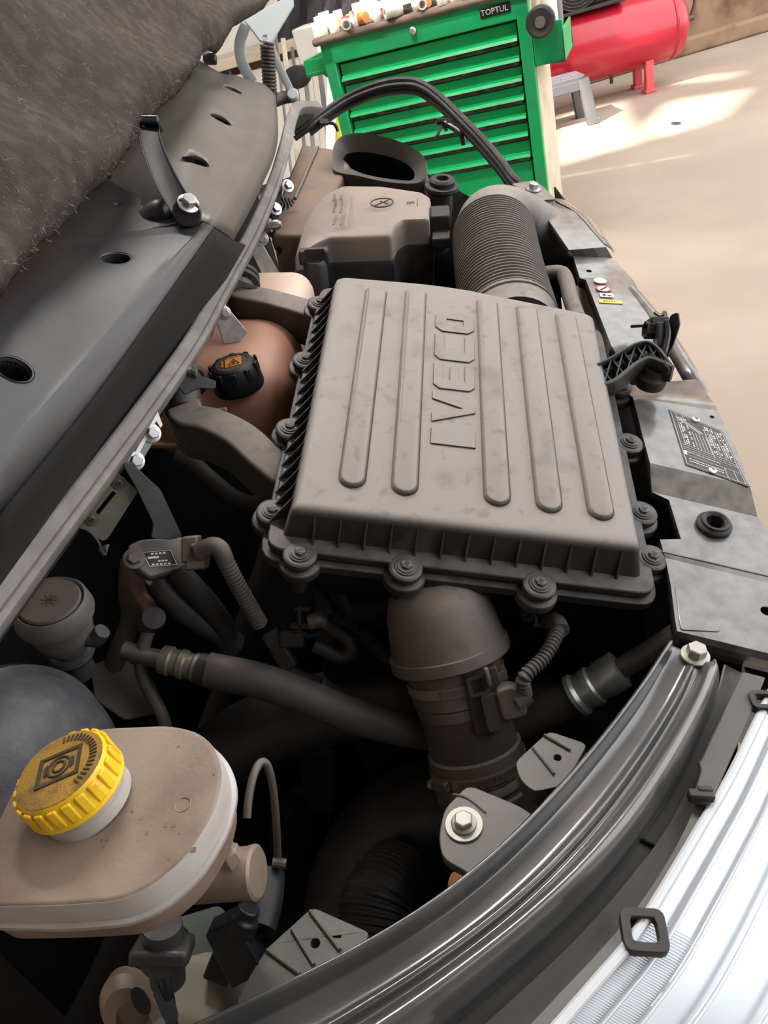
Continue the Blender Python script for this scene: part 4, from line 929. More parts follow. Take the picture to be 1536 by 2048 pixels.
# outer tube of the panel
obj('outer_tube', g_tube([SLP.pt(*q) for q in ((1262, 585, -.016), (1312, 645, -.012), (1350, 700, -.012), (1384, 758, -.012), (1402, 792, -.026))], .0115, 16), M_paint, slam)
obj('end_flange', g_sweep([SLP.pt(1046, 366, .004), SLP.pt(1066, 380, .005), SLP.pt(1086, 402, .006)], rrect(.05, .004, .001, 1), SLP.n, 2), M_paint, slam)
bolt(slam, SLP.pt(1066, 379, .008), SLP.n, .0095, M_steel)
obj('far_corner', g_grid([[SLP.pt(1100, 398, -.006), SLP.pt(1150, 425, -.004), SLP.pt(1205, 488, -.006)], [SLP.pt(1128, 402, -.03), SLP.pt(1182, 440, -.03), SLP.pt(1224, 500, -.03)], [SLP.pt(1140, 420, -.07), SLP.pt(1190, 450, -.07), SLP.pt(1226, 506, -.07)]], 3, 3), M_paint, slam, thick=.002, sheet=True)
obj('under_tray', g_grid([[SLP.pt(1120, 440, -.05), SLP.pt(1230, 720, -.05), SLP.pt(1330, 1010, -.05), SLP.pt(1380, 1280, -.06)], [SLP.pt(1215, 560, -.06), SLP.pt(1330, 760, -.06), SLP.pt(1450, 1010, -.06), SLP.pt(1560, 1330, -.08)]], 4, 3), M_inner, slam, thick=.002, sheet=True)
# grommet, stickers, type plate
gpt, gn = surf_hit(pan2, 1402, 1040); gpt = SLP.pt(1427, 1052, -.011); gn = SLP.n
t = thing('rubber_grommet', 'round black rubber grommet set into the front panel', 'grommet', gpt)
obj('grommet', g_lathe(gpt, gn, [(-.006, .011), (-.002, .0195), (.004, .0195), (.0055, .018), (.0065, .016), (.009, .0155), (.0095, .013), (.007, .010), (-.008, .0085), (-.006, .011)], 32), M_rubber, t)
STK = PL(SLP.at(0, 0, -.0058), SLP.ux, SLP.uy)
def quad_px(pl, c, du, dv, w, h):
    u, v = pl.uv(*c); return [(u - w / 2, v - h / 2), (u + w / 2, v - h / 2), (u + w / 2, v + h / 2), (u - w / 2, v + h / 2)]
def around(pl, c, r, r2): u, v = pl.uv(*c); return [(u + a, v + b) for a, b in circ(r, 20, r2=r2)]
s1 = one('round_sticker', g_plate(around(STK, (1200, 562), .0105, .009), STK, .0, .0009), M_print, 'round white warning sticker, farthest of four on the front panel', 'sticker')
t = thing('ban_sticker', 'round red-ringed prohibition sticker on the front panel', 'sticker', STK.pt(1207, 578))
obj('disc', g_plate(around(STK, (1207, 578), .0115, .010), STK, .0, .0009), M_print, t)
obj('red_ring', g_plate([around(STK, (1207, 578), .0125, .011), around(STK, (1207, 578), .010, .0085)], STK, .0004, .0013), mat('red print', (190, 70, 76), .5), t)
u, v = STK.uv(1207, 578)
obj('pictogram', g_box(STK.at(u, v, .001), (STK.ux + STK.uy).normalized(), (STK.ux - STK.uy).normalized(), STK.n, .015, .003, .0008), M_dark, t)
t = thing('white_sticker', 'small white pictogram sticker above the yellow sticker on the front panel', 'sticker', STK.pt(1213, 591))
u, v = STK.uv(1213, 591)
obj('backing', g_plate(quad_px(STK, (1213, 591), 0, 0, .021, .013), STK, 0, .0009), M_print, t)
obj('pictogram', J(g_box(STK.at(u - .004, v, .001), STK.ux, STK.uy, STK.n, .005, .006, .0006), g_box(STK.at(u + .004, v - .002, .001), STK.ux, STK.uy, STK.n, .006, .003, .0006)), M_dark, t)
t = thing('yellow_sticker', 'yellow sticker strip on the front panel', 'sticker', STK.pt(1221, 604))
obj('strip', g_plate(quad_px(STK, (1221, 604), 0, 0, .036, .010), STK, 0, .0009), mat('yellow print', (222, 200, 70), .5), t)
u, v = STK.uv(1221, 604)
obj('print_line', J(*[g_box(STK.at(u - .010 + k * .004, v + .001 * (k % 2), .001), STK.ux, STK.uy, STK.n, .0022, .0025, .0006) for k in range(5)]), M_steeld, t)
TP = PL(SLP.at(0, 0, .0014), SLP.ux, SLP.uy)
tp = pxs(TP, [(1337, 819), (1444, 862), (1497, 974), (1371, 930)])
def bil(a, b):
    p = [V((q[0], q[1])) for q in tp]; x = p[0] * (1 - a) * (1 - b) + p[1] * a * (1 - b) + p[2] * a * b + p[3] * (1 - a) * b; return (x.x, x.y)
t = thing('type_plate', 'black type plate with white ruled print on the front panel', 'type plate', TP.pt(1415, 900))
plate_ = obj('plate', g_plate(tp, TP, -.001, .0004), M_label, t)
def tline(a0, b0, a1, b1, w=.0005):
    p, q = bil(a0, b0), bil(a1, b1); p3, q3 = TP.at(*p, .0006), TP.at(*q, .0006); d = (q3 - p3)
    return g_box((p3 + q3) / 2, d.normalized(), TP.n.cross(d.normalized()), TP.n, d.length, w, .0003)
gl = [tline(.03, .03, .97, .03), tline(.03, .97, .97, .97), tline(.03, .03, .03, .97), tline(.97, .03, .97, .97)]
gl += [tline(.12, .03, .12, .62), tline(.25, .03, .25, .14), tline(.06, .66, .97, .66), tline(.06, .70, .97, .70), tline(.06, .80, .97, .80), tline(.60, .14, .60, .66), tline(.06, .62, .97, .62)]
gl += [tline(a, .30, a, .62) for a in (.34, .40, .46, .52, .58)] + [tline(a, .1, a, .6) for a in (.72, .82, .90)] + [tline(.7, .8, .7, .97), tline(.85, .8, .85, .97)]
obj('ruled_lines', J(*gl), M_print, plate_)
gl = []
for a in (.16, .20, .28, .64, .68, .76, .86, .93):
    b = .08
    while b < .58:
        l_ = rp(.012, .035)
        if random.random() < .8: gl.append(tline(a, b, a, b + l_, .0016))
        b += l_ + .012
for b in (.74, .86, .90):
    a = .1
    while a < .65:
        l_ = rp(.01, .03); gl.append(tline(a, b, a + l_, b, .0014)); a += l_ + .012
gl.append(tline(.07, .73, .07, .80, .003)); gl.append(tline(.1, .1, .5, .28, .001)); gl.append(tline(.2, .1, .55, .26, .001))
obj('fine_print', J(*gl), M_print, plate_)
for x, y in ((1391, 840), (1425, 942)):
    obj('rivet', g_lathe(TP.pt(x, y, .0004), TP.n, [(0, .0055), (.0015, .005), (.002, .003), (.001, .002)], 16), M_steel, t)

# ---------------------------------------------------------------- lattice bracket and bonnet latch
LB = PL(P(1275, 735, .985), CR * .96 - CD * .25, -CD * .8 - CR * .3 + CW * .6)
lat = thing('lattice_bracket', 'black plastic lattice bracket between filter box and front panel', 'bracket', P(1275, 770, 1.0))
up_ = [(1196, 735), (1222, 722), (1245, 708), (1270, 695), (1293, 691), (1314, 703), (1340, 735)]
lo_ = [(1205, 782), (1228, 774), (1250, 757), (1270, 741), (1295, 729), (1318, 736), (1344, 748)]
M_lat = mat('grey black lattice plastic', (62, 62, 62), .5)
obj('lower_lip', g_sweep([LB.pt(x, y, -.004) for x, y in lo_], rrect(.006, .028, .002, 2), LB.n, 4), M_lat, lat)
obj('upper_lip', g_sweep([LB.pt(x, y, .002) for x, y in up_], rrect(.0035, .016, .0015, 2), LB.n, 4), M_lat, lat)
obj('web', g_grid([[LB.pt(x, y, -.006) for x, y in up_], [LB.pt(x, y, -.012) for x, y in lo_]], 4, 2), M_black, lat, thick=.002, sheet=True)
for i in range(5):
    for (a, b) in ((up_[i], lo_[i + 1]), (lo_[i], up_[i + 1])):
        obj('lattice_rib', g_sweep([LB.pt(*a, .0), LB.pt(*b, .0)], rrect(.0022, .012, .0008, 1), LB.n, 1), M_lat, lat)
for k in range(5):
    obj('comb_rib', g_sweep([LB.pt(1296 + k * 8, 712 - k * 2 + k * 5, .006), LB.pt(1318 + k * 5, 724 + k * 5, .004)], rrect(.002, .01, .0008, 1), LB.n, 1), M_lat, lat)
obj('foot_grommet', g_lathe(P(1302, 760, 1.0), SLP.n, [(-.008, .018), (0, .02), (.006, .019), (.01, .014), (.018, .012)], 24), M_rubber, lat)
bl = thing('bonnet_latch', 'black bonnet catch with oval lever and spring on the front panel', 'latch', P(1310, 690, 1.06))
LV = pplane(1350, 665, 1.04, (-.55, .1))
obj('lever', g_plate(arc_corner(pxs(LV, [(1340, 630), (1356, 624), (1359, 650), (1346, 690), (1330, 724), (1326, 716), (1334, 670)]), .004, 3), LV, -.004, 0), M_blackp, bl, bevel=.001)
obj('spring', g_tube([P(1290, 660, 1.06) + CR * .02 * (t / 60) + (CD * math.cos(t * 1.05) + CW * math.sin(t * 1.05)) * .011 for t in range(61)], .0018, 6, 1), M_blackp, bl)
obj('cross_rod', g_tube(L3((1262, 652, 1.09), (1290, 650, 1.08)), .003, 8, 1), M_blackp, bl)
obj('catch', J(g_box(P(1316, 645, 1.06), CR, CD, CW, .025, .012, .02), g_box(P(1322, 672, 1.05), CR, CD, CW, .016, .034, .02), g_tube(L3((1333, 640, 1.04), (1336, 670, 1.035), (1328, 710, 1.03)), .004, 8)), M_blackp, bl, bevel=.002)
obj('hook', g_tube(L3((1310, 625, 1.07), (1322, 632, 1.06), (1330, 625, 1.06), (1332, 650, 1.05)), .0028, 8), M_blackp, bl)
# ================================================================ wing rail at the near right
WP = PL(P(1390, 1310, .712), V((.93, -.25, -.16)), V((.25, .96, .02)))
inn = [(1336, 1278), (1318, 1304), (1268, 1378), (1190, 1478), (1090, 1592), (975, 1705), (850, 1802), (700, 1893), (520, 1982), (330, 2066), (150, 2140)]
otr = [(1440, 1322), (1444, 1348), (1418, 1420), (1368, 1518), (1296, 1632), (1208, 1740), (1110, 1838), (995, 1938), (860, 2046), (700, 2160), (560, 2260)]
prof_w = [(-.02, -.030), (.0, -.012), (.02, -.002), (.055, .004), (.095, .004), (.125, -.004), (.15, -.0115), (.18, -.014), (.40, -.014), (.46, -.013), (.50, -.0075), (.545, -.005), (.585, -.009), (.62, -.0105), (.66, -.0095), (.70, -.003), (.76, .006), (.83, .009), (.90, .006), (.96, -.004), (1.0, -.018), (1.01, -.034)]
wing = thing('wing_rail', 'curved glossy dark grey wing rail sweeping along the bottom right', 'wing rail', WP.pt(1100, 1700, -.05))
rows = []
for (s, h) in prof_w:
    rw = []
    for i, (a, b) in enumerate(zip(inn, otr)):
        k = (0, .5, .9, 1, 1, 1, 1.05, 1.1, 1.15, 1.2, 1.2)[i]
        pa, pb_ = WP.pt(*a), WP.pt(*b)
        hh = h * k if .05 < s < .95 else h
        if i == 0 and .1 < s < .9: hh = -.006
        rw.append(pa + (pb_ - pa) * s + WP.n * hh)
    rows.append(rw)
obj('rail', g_grid(rows, 5, 2), M_wing, wing, thick=.002, sharp=179, sheet=True)
bolt(wing, WP.pt(1390, 1312, -.004), (WP.n + CR * .05).normalized(), .0092, mat('grey bolt', (168, 166, 158), .4, .4), flange=1.45)
# moulded brackets below the rail
M_br = mat('grey bracket paint', (96, 93, 90), .5, col2=(116, 109, 103), amt=.5, scale=20)
BR = PL(P(940, 1650, .665), V((.93, -.25, -.10)), V((.25, .96, .02)))
t = bracket('bolted_bracket', 'grey bracket with big hexagonal bolt and washer under the wing rail', 'bracket', BR, [(888, 1618), (936, 1569), (1040, 1612), (1080, 1640), (960, 1760), (918, 1736), (884, 1716), (877, 1672)], .012, M_br, rnd=.008)
bolt(t, BR.pt(928, 1650, 0), BR.n, .0085, mat('grey bolt', (168, 166, 158), .4, .4), washer=1.95, flange=1.3)
obj('crease', g_sweep([BR.pt(905, 1588, .0005), BR.pt(935, 1596, .0005), BR.pt(972, 1625, .0005)], rrect(.002, .002, .0008, 1), BR.n, 3), M_br, t)
def hole_at(pl, x, y, r): u, v = pl.uv(x, y); return [(u + a, v + b) for a, b in circ(r, 16)]
BR2 = PL(P(1095, 1515, .72), V((.93, -.25, -.10)), V((.25, .96, .02)))
t = bracket('drilled_tab', 'grey moulded tab with one hole right of the air hose', 'bracket', BR2, [(1030, 1524), (1098, 1462), (1175, 1488), (1130, 1570), (1068, 1584), (1040, 1560)], .022, M_br, holes=[hole_at(BR2, 1115, 1515, .0035)], rnd=.006)
for a, b in (((1066, 1496), (1108, 1548)), ((1088, 1470), (1140, 1500))): obj('rib', g_sweep([BR2.pt(*a, .001), BR2.pt(*b, .001)], rrect(.0025, .004, .001, 1), BR2.n, 1), M_br, t)
BR3 = PL(P(630, 1880, .655), V((.93, -.25, -.10)), V((.25, .96, .02)))
t = bracket('ribbed_tab', 'grey moulded tab with one hole at the bottom left of the wing rail', 'bracket', BR3, [(534, 1896), (625, 1814), (742, 1866), (700, 1930), (560, 2000), (470, 2010), (500, 1950)], .014, M_br, holes=[hole_at(BR3, 630, 1886, .0042)], rnd=.006)
for a, b in (((584, 1858), (628, 1930)), ((620, 1822), (680, 1900)), ((534, 1900), (600, 1948))): obj('rib', g_sweep([BR3.pt(*a, .001), BR3.pt(*b, .001)], rrect(.003, .005, .001, 1), BR3.n, 1), M_br, t)
# lamp surround: stepped channel between rail and headlamp
ch = thing('lamp_surround', 'matt grey plastic channel between wing rail and headlamp', 'lamp surround', WP.pt(1200, 1850, -.09))
l0 = [(1452, 1330), (1432, 1400), (1380, 1500), (1305, 1625), (1210, 1740), (1105, 1845), (985, 1950), (850, 2060), (760, 2130)]
l1 = [(1482, 1345), (1452, 1410), (1408, 1510), (1338, 1650), (1248, 1770), (1150, 1880), (1045, 1980), (950, 2065), (860, 2140)]
l2 = [(1500, 1350), (1468, 1420), (1418, 1530), (1372, 1655), (1292, 1790), (1210, 1890), (1118, 1988), (1040, 2070), (950, 2150)]
l3 = [(1530, 1356), (1500, 1428), (1446, 1552), (1394, 1650), (1326, 1762), (1258, 1870), (1180, 1964), (1105, 2056), (1030, 2140)]
def wl(l, h): return [WP.pt(x, y, h) for x, y in l]
obj('channel', g_grid([wl(l0, -.030), wl(l0, -.046), wl(l1, -.046), wl(l1, -.034), wl(l2, -.034), wl(l2, -.022), wl(l3, -.020), wl(l3, -.034)], 4, 1), M_trim, ch, thick=.002, sharp=40, sheet=True)
obj('joint_line', g_sweep([WP.pt(1268, 1672, -.044), WP.pt(1314, 1694, -.044)], rrect(.003, .004, .001, 1), WP.n, 1), M_black, ch)
obj('red_reflector', g_plate(pxs(WP, [(1280, 1617), (1303, 1572), (1306, 1575), (1290, 1620)], -.04), WP, -.041, -.039), mat('red marker', (196, 58, 58), .5), ch)
lt = thing('lamp_trim', 'flat dark plastic lamp trim strip with clip tabs beside the headlamp', 'lamp trim', WP.pt(1440, 1480, -.02))
obj('strip', g_plate(arc_corner(pxs(WP, [(1484, 1342), (1531, 1354), (1501, 1428), (1446, 1552), (1420, 1610), (1384, 1600), (1386, 1590), (1402, 1540), (1396, 1522), (1402, 1518)], -.014), .002, 2), WP, -.020, -.014), M_trim, lt, bevel=.0015)
def loop_clip(c, w, h):
    u, v = WP.uv(*c, -.014); ring_o = [(u + a, v + b) for a, b in rrect(w, h, .006, 3)]; ring_i = [(u + a, v + b) for a, b in rrect(w * .58, h * .56, .003, 3)]
    return g_plate([ring_o, ring_i], WP, -.020, -.011)
obj('clip_loop', loop_clip((1288, 1862), .031, .030), M_dark, lt, bevel=.002)
obj('clip_loop', loop_clip((1525, 1402), .022, .020), M_dark, lt, bevel=.002)
obj('catch', J(g_box(WP.pt(1402, 1592, -.012), WP.ux, WP.uy, WP.n, .02, .008, .01), g_box(WP.pt(1410, 1580, -.009), WP.ux, WP.uy, WP.n, .012, .005, .006)), M_dark, lt, bevel=.0015)
# headlamp
hl = thing('headlamp', 'large clear headlamp with bright silver reflector at the bottom right corner', 'headlamp', WP.pt(1480, 1800, -.1))
e0 = [(1560, 1350), (1530, 1412), (1462, 1552), (1404, 1650), (1336, 1765), (1266, 1876), (1190, 1966), (1112, 2056), (1030, 2150)]
e1 = [(1620, 1370), (1600, 1440), (1540, 1590), (1490, 1690), (1425, 1810), (1360, 1925), (1290, 2020), (1215, 2110), (1130, 2210)]
e2 = [(1720, 1400), (1710, 1480), (1670, 1650), (1630, 1770), (1570, 1910), (1500, 2040), (1430, 2140), (1350, 2240), (1260, 2330)]
e3_ = [(1860, 1450), (1860, 1560), (1850, 1780), (1820, 1920), (1760, 2080), (1680, 2220), (1600, 2330), (1500, 2430), (1400, 2520)]
M_lens = bpy.data.materials.new('clear lamp lens'); M_lens.use_nodes = True
nt = M_lens.node_tree; bs = nt.nodes['Principled BSDF']; tr = nt.nodes.new('ShaderNodeBsdfTransparent'); mx = nt.nodes.new('ShaderNodeMixShader'); mx.inputs[0].default_value = .14
bs.inputs['Roughness'].default_value = .08; bs.inputs['Base Color'].default_value = (.9, .92, .95, 1)
nt.links.new(tr.outputs[0], mx.inputs[1]); nt.links.new(bs.outputs[0], mx.inputs[2]); nt.links.new(mx.outputs[0], nt.nodes['Material Output'].inputs[0])
def wcurve(l, h): return [WP.pt(x, y, h) for x, y in l]
obj('lens', g_grid([wcurve(e0, -.020), wcurve(e1, -.018), wcurve(e2, -.035), wcurve(e3_, -.08)], 4, 5), M_lens, hl, thick=.0025, sharp=179, sheet=True)
obj('lens_rim', g_tube(wcurve(e0, -.018), .0042, 10, 5), mat('clear rim plastic', (214, 218, 222), .15), hl)
obj('reflector', g_grid([wcurve(e0, -.040), wcurve(e1, -.055), wcurve(e2, -.085), wcurve(e3_, -.13)], 4, 5), M_reflect, hl, thick=.003, sharp=179, sheet=True)
def mixl(a, b, t): return [(p[0] + (q[0] - p[0]) * t, p[1] + (q[1] - p[1]) * t) for p, q in zip(a, b)]
for (a, b, t, h) in ((e0, e1, .55, -.043), (e1, e2, .05, -.052), (e1, e2, .5, -.062), (e2, e3_, .1, -.08)):
    obj('reflector_rib', g_sweep(wcurve(mixl(a, b, t), h), rrect(.004, .003, .001, 2), WP.n, 4), M_reflect, hl)
for k in range(70):
    t = k / 69; i = 4.6 + t * 3.3; j = int(i); f_ = i - j
    def lerp(l): return (l[j][0] + (l[j + 1][0] - l[j][0]) * f_, l[j][1] + (l[j + 1][1] - l[j][1]) * f_)
    a, b = lerp(e0), lerp(e1)
    obj('optic_line', g_sweep([WP.pt(*a, -.037), WP.pt((a[0] + b[0]) / 2, (a[1] + b[1]) / 2, -.043), WP.pt(*b, -.051)], rrect(.0008, .0009, .0002, 1), WP.n, 2), M_reflect, hl)
# body below headlamp and front panel so the bay is closed from other sides
M_body = mat('body paint', (150, 152, 156), .3, .3, coat=.8)
fr = thing('front_bumper', 'grey front bodywork below headlamp and front panel', 'bodywork', V((.7, .9, 0.2)))
obj('skin', g_grid([[SLP.pt(1120, 430, -.07), SLP.pt(1290, 690, -.06), SLP.pt(1450, 990, -.05), WP.pt(1620, 1370, -.06), WP.pt(1860, 1450, -.1)],
                    [SLP.pt(1120, 430, -.07) + V((.0, 0, -.45)), SLP.pt(1290, 690, -.06) + V((.0, 0, -.45)), SLP.pt(1450, 990, -.05) + V((.0, 0, -.4)), WP.pt(1620, 1370, -.06) + V((.05, 0, -.4)), WP.pt(1860, 1450, -.1) + V((.02, 0, -.35))]], 4, 3), M_body, fr, thick=.003, sheet=True)

# ================================================================ hoses below the filter box
def hose(name, lab, cat, pts, r, mt=M_ductd, n=18, group=None): return one(name, g_tube(L3(*pts), r, n), mt, lab, cat, group)
ac = thing('refrigerant_hose', 'thick black hose with ribbed grey crimp crossing left below the filter box', 'hose', P(600, 1390, .84))
obj('hose', g_tube(L3((415, 1340, .84), (520, 1362, .84), (620, 1398, .845), (720, 1436, .86), (830, 1462, .88), (900, 1470, .9)), .0195, 22), M_ductd, ac)
cr0, cr1 = P(322, 1318, .845), P(418, 1342, .84); cdv = cr1 - cr0; l_ = cdv.length
obj('crimp', g_lathe(cr0, cdv, [(0, .010), (.001, .0155), (l_ * .2, .0165), (l_ * .24, .0145), (l_ * .36, .0145), (l_ * .40, .0165), (l_ * .5, .0165), (l_ * .54, .0145), (l_ * .66, .0145), (l_ * .70, .0165), (l_ * .8, .016), (l_ * .81, .01)], 26), mat('dull alloy', (126, 119, 108), .45, .5, col2=(96, 90, 82), amt=.5, scale=40), ac)
obj('sleeve', g_lathe(cr0 + cdv * .78, cdv, [(0, .0175), (.022, .0185), (.024, .0)], 22), M_dark, ac)
obj('metal_pipe', g_tube(L3((250, 1300, .86), (290, 1312, .855), (330, 1320, .845)), .0105, 14), MATS['dull alloy'], ac)
ac2 = thing('refrigerant_hose', 'thick black hose with shiny ribbed crimp right of the air hose', 'hose', P(1100, 1410, .86))
obj('hose', g_tube(L3((960, 1478, .90), (1040, 1446, .885), (1165, 1385, .86)), .0215, 22), M_ductd, ac2)
cr0, cr1 = P(1150, 1392, .862), P(1248, 1334, .84); cdv = cr1 - cr0; l_ = cdv.length
obj('crimp', g_lathe(cr0, cdv, [(0, .01), (0, .0245), (l_ * .08, .0245), (l_ * .14, .021), (l_ * .22, .021), (l_ * .3, .0225), (l_ * .4, .0225), (l_ * .44, .02), (l_ * .52, .02), (l_ * .56, .0215), (l_ * .92, .0215), (l_ * .94, .013)], 28), mat('grey zinc crimp', (180, 184, 180), .35, .6), ac2)
obj('metal_pipe', g_tube(L3((1230, 1344, .845), (1300, 1302, .825), (1380, 1250, .80)), .0115, 16), M_steeld, ac2)
hose('lower_radiator_hose', 'wide dark radiator hose deep behind the crossing hose', 'hose', [(380, 1560, 1.05), (500, 1470, 1.03), (650, 1418, 1.0), (800, 1395, .99), (950, 1400, 1.0), (1200, 1440, 1.02)], .047, M_dark, 24)
el = thing('lower_intake_elbow', 'large dark rubber elbow deep below the wing rail', 'elbow', P(800, 1760, .98))
obj('elbow', g_tube(L3((1010, 1640, .93), (920, 1630, .98), (810, 1660, 1.02), (735, 1760, 1.02), (720, 1900, .98), (740, 2050, .92)), .075, 28), M_dark, el)
obj('ribbed_hose', g_tube(L3((800, 1745, .93), (760, 1800, .885), (745, 1880, .86), (740, 2000, .84)), .042, 28, corr=(.006, .0025)), M_rubber, el)
obj('orange_end', g_lathe(P(905, 1770, .76), V((.8, -.5, .1)), [(0, .012), (.03, .02), (.05, .02)], 16), mat('dull orange plastic', (150, 96, 72), .6), el)
# cable loom in the middle
lm = thing('cable_loom', 'grey cable loom with clips left of the air funnel', 'cable loom', P(620, 1290, .9))
obj('conduit', g_tube(L3((650, 1242, .92), (690, 1250, .92), (740, 1280, .92), (790, 1322, .92), (820, 1345, .93)), .0085, 14, corr=(.0055, .0018)), M_dark, lm)
obj('loop', g_tube(L3((640, 1246, .91), (670, 1262, .905), (700, 1285, .90), (702, 1305, .9), (680, 1315, .9), (650, 1300, .9), (628, 1290, .9)), .0085, 14), M_dark, lm)
obj('tape', g_tube(L3((618, 1245, .905), (636, 1240, .905), (648, 1244, .908)), .0095, 14), MATS['dull alloy'], lm)
obj('clip', J(g_box(P(600, 1238, .905), CR, CD, CW, .004, .03, .012), g_box(P(606, 1218, .905), CR, CD, CW, .018, .004, .01), g_box(P(602, 1252, .905), CR, CD, CW, .022, .005, .012), g_tube(L3((598, 1262, .905), (615, 1272, .9), (640, 1268, .9)), .003, 6)), M_dark, lm)
obj('connector', J(g_box(P(560, 1300, .915), (CR + CD * -.6).normalized(), (CD + CR * .6).normalized(), CW, .02, .05, .022), g_box(P(585, 1278, .91), CR, CD, CW, .03, .018, .02)), M_dark, lm, bevel=.003)
obj('lead', g_tube(L3((565, 1330, .92), (600, 1355, .915), (640, 1370, .91)), .009, 12), M_dark, lm)

# ================================================================ labelled pressure sensor and hoses
SP2 = pplane(320, 1110, .83, (.1, -.35))
ps_ = thing('pressure_sensor', 'dusty pressure sensor with black label hanging on the bent arm', 'sensor', P(320, 1150, .84))
obj('body', g_plate(arc_corner(pxs(SP2, [(256, 1090), (282, 1078), (366, 1072), (384, 1134), (300, 1158), (262, 1128)]), .004, 3), SP2, -.022, 0), M_duct, ps_, bevel=.003)
lb_ = obj('label', g_plate(pxs(SP2, [(284, 1104), (342, 1098), (356, 1130), (298, 1134)]), SP2, -.001, .0006), M_label, ps_)
def sl(x0, y0, x1, y1, w): 
    p, q = SP2.pt(x0, y0, .0008), SP2.pt(x1, y1, .0008); d = q - p; return g_box((p + q) / 2, d.normalized(), SP2.n.cross(d.normalized()), SP2.n, d.length, w, .0004)
obj('label_frame', J(sl(286, 1105, 341, 1100, .0006), sl(341, 1100, 354, 1129, .0006), sl(354, 1129, 299, 1133, .0006), sl(299, 1133, 286, 1105, .0006)), M_print, lb_)
obj('label_text', J(*[sl(302 + k * 8, 1108 - k * .7, 307 + k * 8, 1107.6 - k * .7, .0022) for k in range(4)], sl(296, 1116, 318, 1114, .0024), *[sl(316 + k * 7, 1122 - k * .5, 321 + k * 7, 1121.6 - k * .5, .0016) for k in range(3)], *[sl(304 + k * 8, 1129 - k * .5, 309 + k * 8, 1128.6 - k * .5, .0018) for k in range(5)]), M_print, lb_)
bolt(ps_, SP2.pt(268, 1118, .001), SP2.n, .0075, M_steeld, hh=.5)
obj('connector', J(g_box(P(383, 1098, .815), (CR - CD * .1).normalized(), CD, CW, .018, .028, .02), g_box(P(395, 1122, .815), (CR - CD * .1).normalized(), CD, CW, .022, .018, .02), g_box(P(398, 1094, .81), CR, CD, CW, .016, .008, .014)), M_duct, ps_, bevel=.0025)
obj('bottom_lug', g_tube(L3((300, 1150, .83), (298, 1162, .83), (304, 1166, .83)), .004, 8), M_steel, ps_)
one('sensor_conduit', J(g_tube(L3((398, 1104, .805), (424, 1092, .80), (440, 1098, .80), (450, 1120, .805)), .0095, 14), g_tube(L3((450, 1120, .805), (470, 1160, .815), (495, 1205, .83), (520, 1248, .85)), .0085, 14, corr=(.0042, .0008))), M_rubberd, 'dusty ribbed conduit hanging from the sensor plug', 'conduit')
hose('sensor_hose', 'left of two black hoses below the labelled sensor', 'hose', [(312, 1150, .845), (335, 1185, .85), (375, 1225, .86), (430, 1262, .88), (470, 1290, .9)], .0145, M_rubber)
hose('sensor_hose', 'right of two black hoses below the labelled sensor', 'hose', [(352, 1140, .84), (382, 1172, .845), (420, 1215, .86), (448, 1260, .88), (450, 1310, .9)], .0135, M_rubber)
hose('heater_hose', 'dark upright hose behind the small bolted pipe', 'hose', [(262, 1120, .90), (258, 1180, .90), (262, 1240, .905), (235, 1310, .91), (215, 1380, .92)], .012, M_ductd)
hose('copper_pipe', 'thin brown metal pipe bending down to a union bolt', 'pipe', [(268, 1150, .87), (280, 1190, .87), (298, 1215, .865), (300, 1240, .86)], .009, mat('brown pipe', (112, 88, 76), .5, .3))
up2 = thing('union_pipe', 'grey metal pipe with hexagon union running down past the brake booster', 'pipe', P(330, 1450, .88))
obj('pipe', g_tube(L3((296, 1262, .855), (286, 1300, .855), (282, 1340, .86), (300, 1385, .865), (322, 1425, .87), (336, 1470, .88)), .0075, 14), M_steeld, up2)
obj('union', g_lathe(P(308, 1238, .845), -CW + CR * .3 - CD * .4, [(-.012, .011), (0, .013), (.006, .0125), (.007, .004)], 18), M_dark, up2)
obj('collar', g_lathe(P(296, 1252, .855), CD, [(-.006, .012), (.004, .012), (.006, .008)], 18), M_dark, up2)
# round valve can
vc0, vc1 = P(98, 1200, .73), P(172, 1312, .80); vax = (vc0 - vc1).normalized(); vd_ = ray(98, 1200).normalized(); pv = CR * -.40 - CD * .92; pv = (pv - vd_ * pv.dot(vd_)).normalized(); vax = (pv * .74 - vd_ * .67).normalized()
can = thing('vacuum_valve', 'round dusty valve can with wide collar below the seal rail', 'valve', vc1)
M_can = mat('dusty grey can', (88, 84, 80), .6, col2=(70, 68, 66), amt=.6, scale=25, bump=.2)
obj('collar', g_lathe(vc0 - vax * .022, vax, [(0, .030), (.0, .0365), (.004, .0375), (.018, .0345), (.021, .032), (.019, .030), (.014, .0295)], 40), M_can, can)
obj('disc', g_lathe(vc0 - vax * .010, vax, [(0, .0292), (.008, .029), (.010, .0275)], 36), mat('brown dusty disc', (84, 73, 66), .7, col2=(70, 62, 56), amt=.6, scale=30), can)
SD_ = PL(vc0, CR - vax * CR.dot(vax), -CD)
obj('star_mark', J(*[g_box(vc0 + vax * .0002, (SD_.ux * math.cos(a) + vax.cross(SD_.ux) * math.sin(a)), vax.cross(SD_.ux * math.cos(a) + vax.cross(SD_.ux) * math.sin(a)), vax, .016, .0012, .0006) for a in (0, .785, 1.57, 2.36)]), M_dark, can)
obj('body', g_lathe(vc0 - vax * .022, vax, [(0, .031), (-.02, .030), (-.034, .026), (-.042, .018), (-.06, .014)], 32), M_can, can)
obj('nipple', g_tube([vc0 - vax * .045 + CR * .018, P(190, 1275, .76), P(205, 1262, .755)], [.012, .010, .008], 12), M_dark, can)
obj('stem_ring', g_torus(vc0 - vax * .078, vax, .017, .006, 24, 8), M_dark, can)
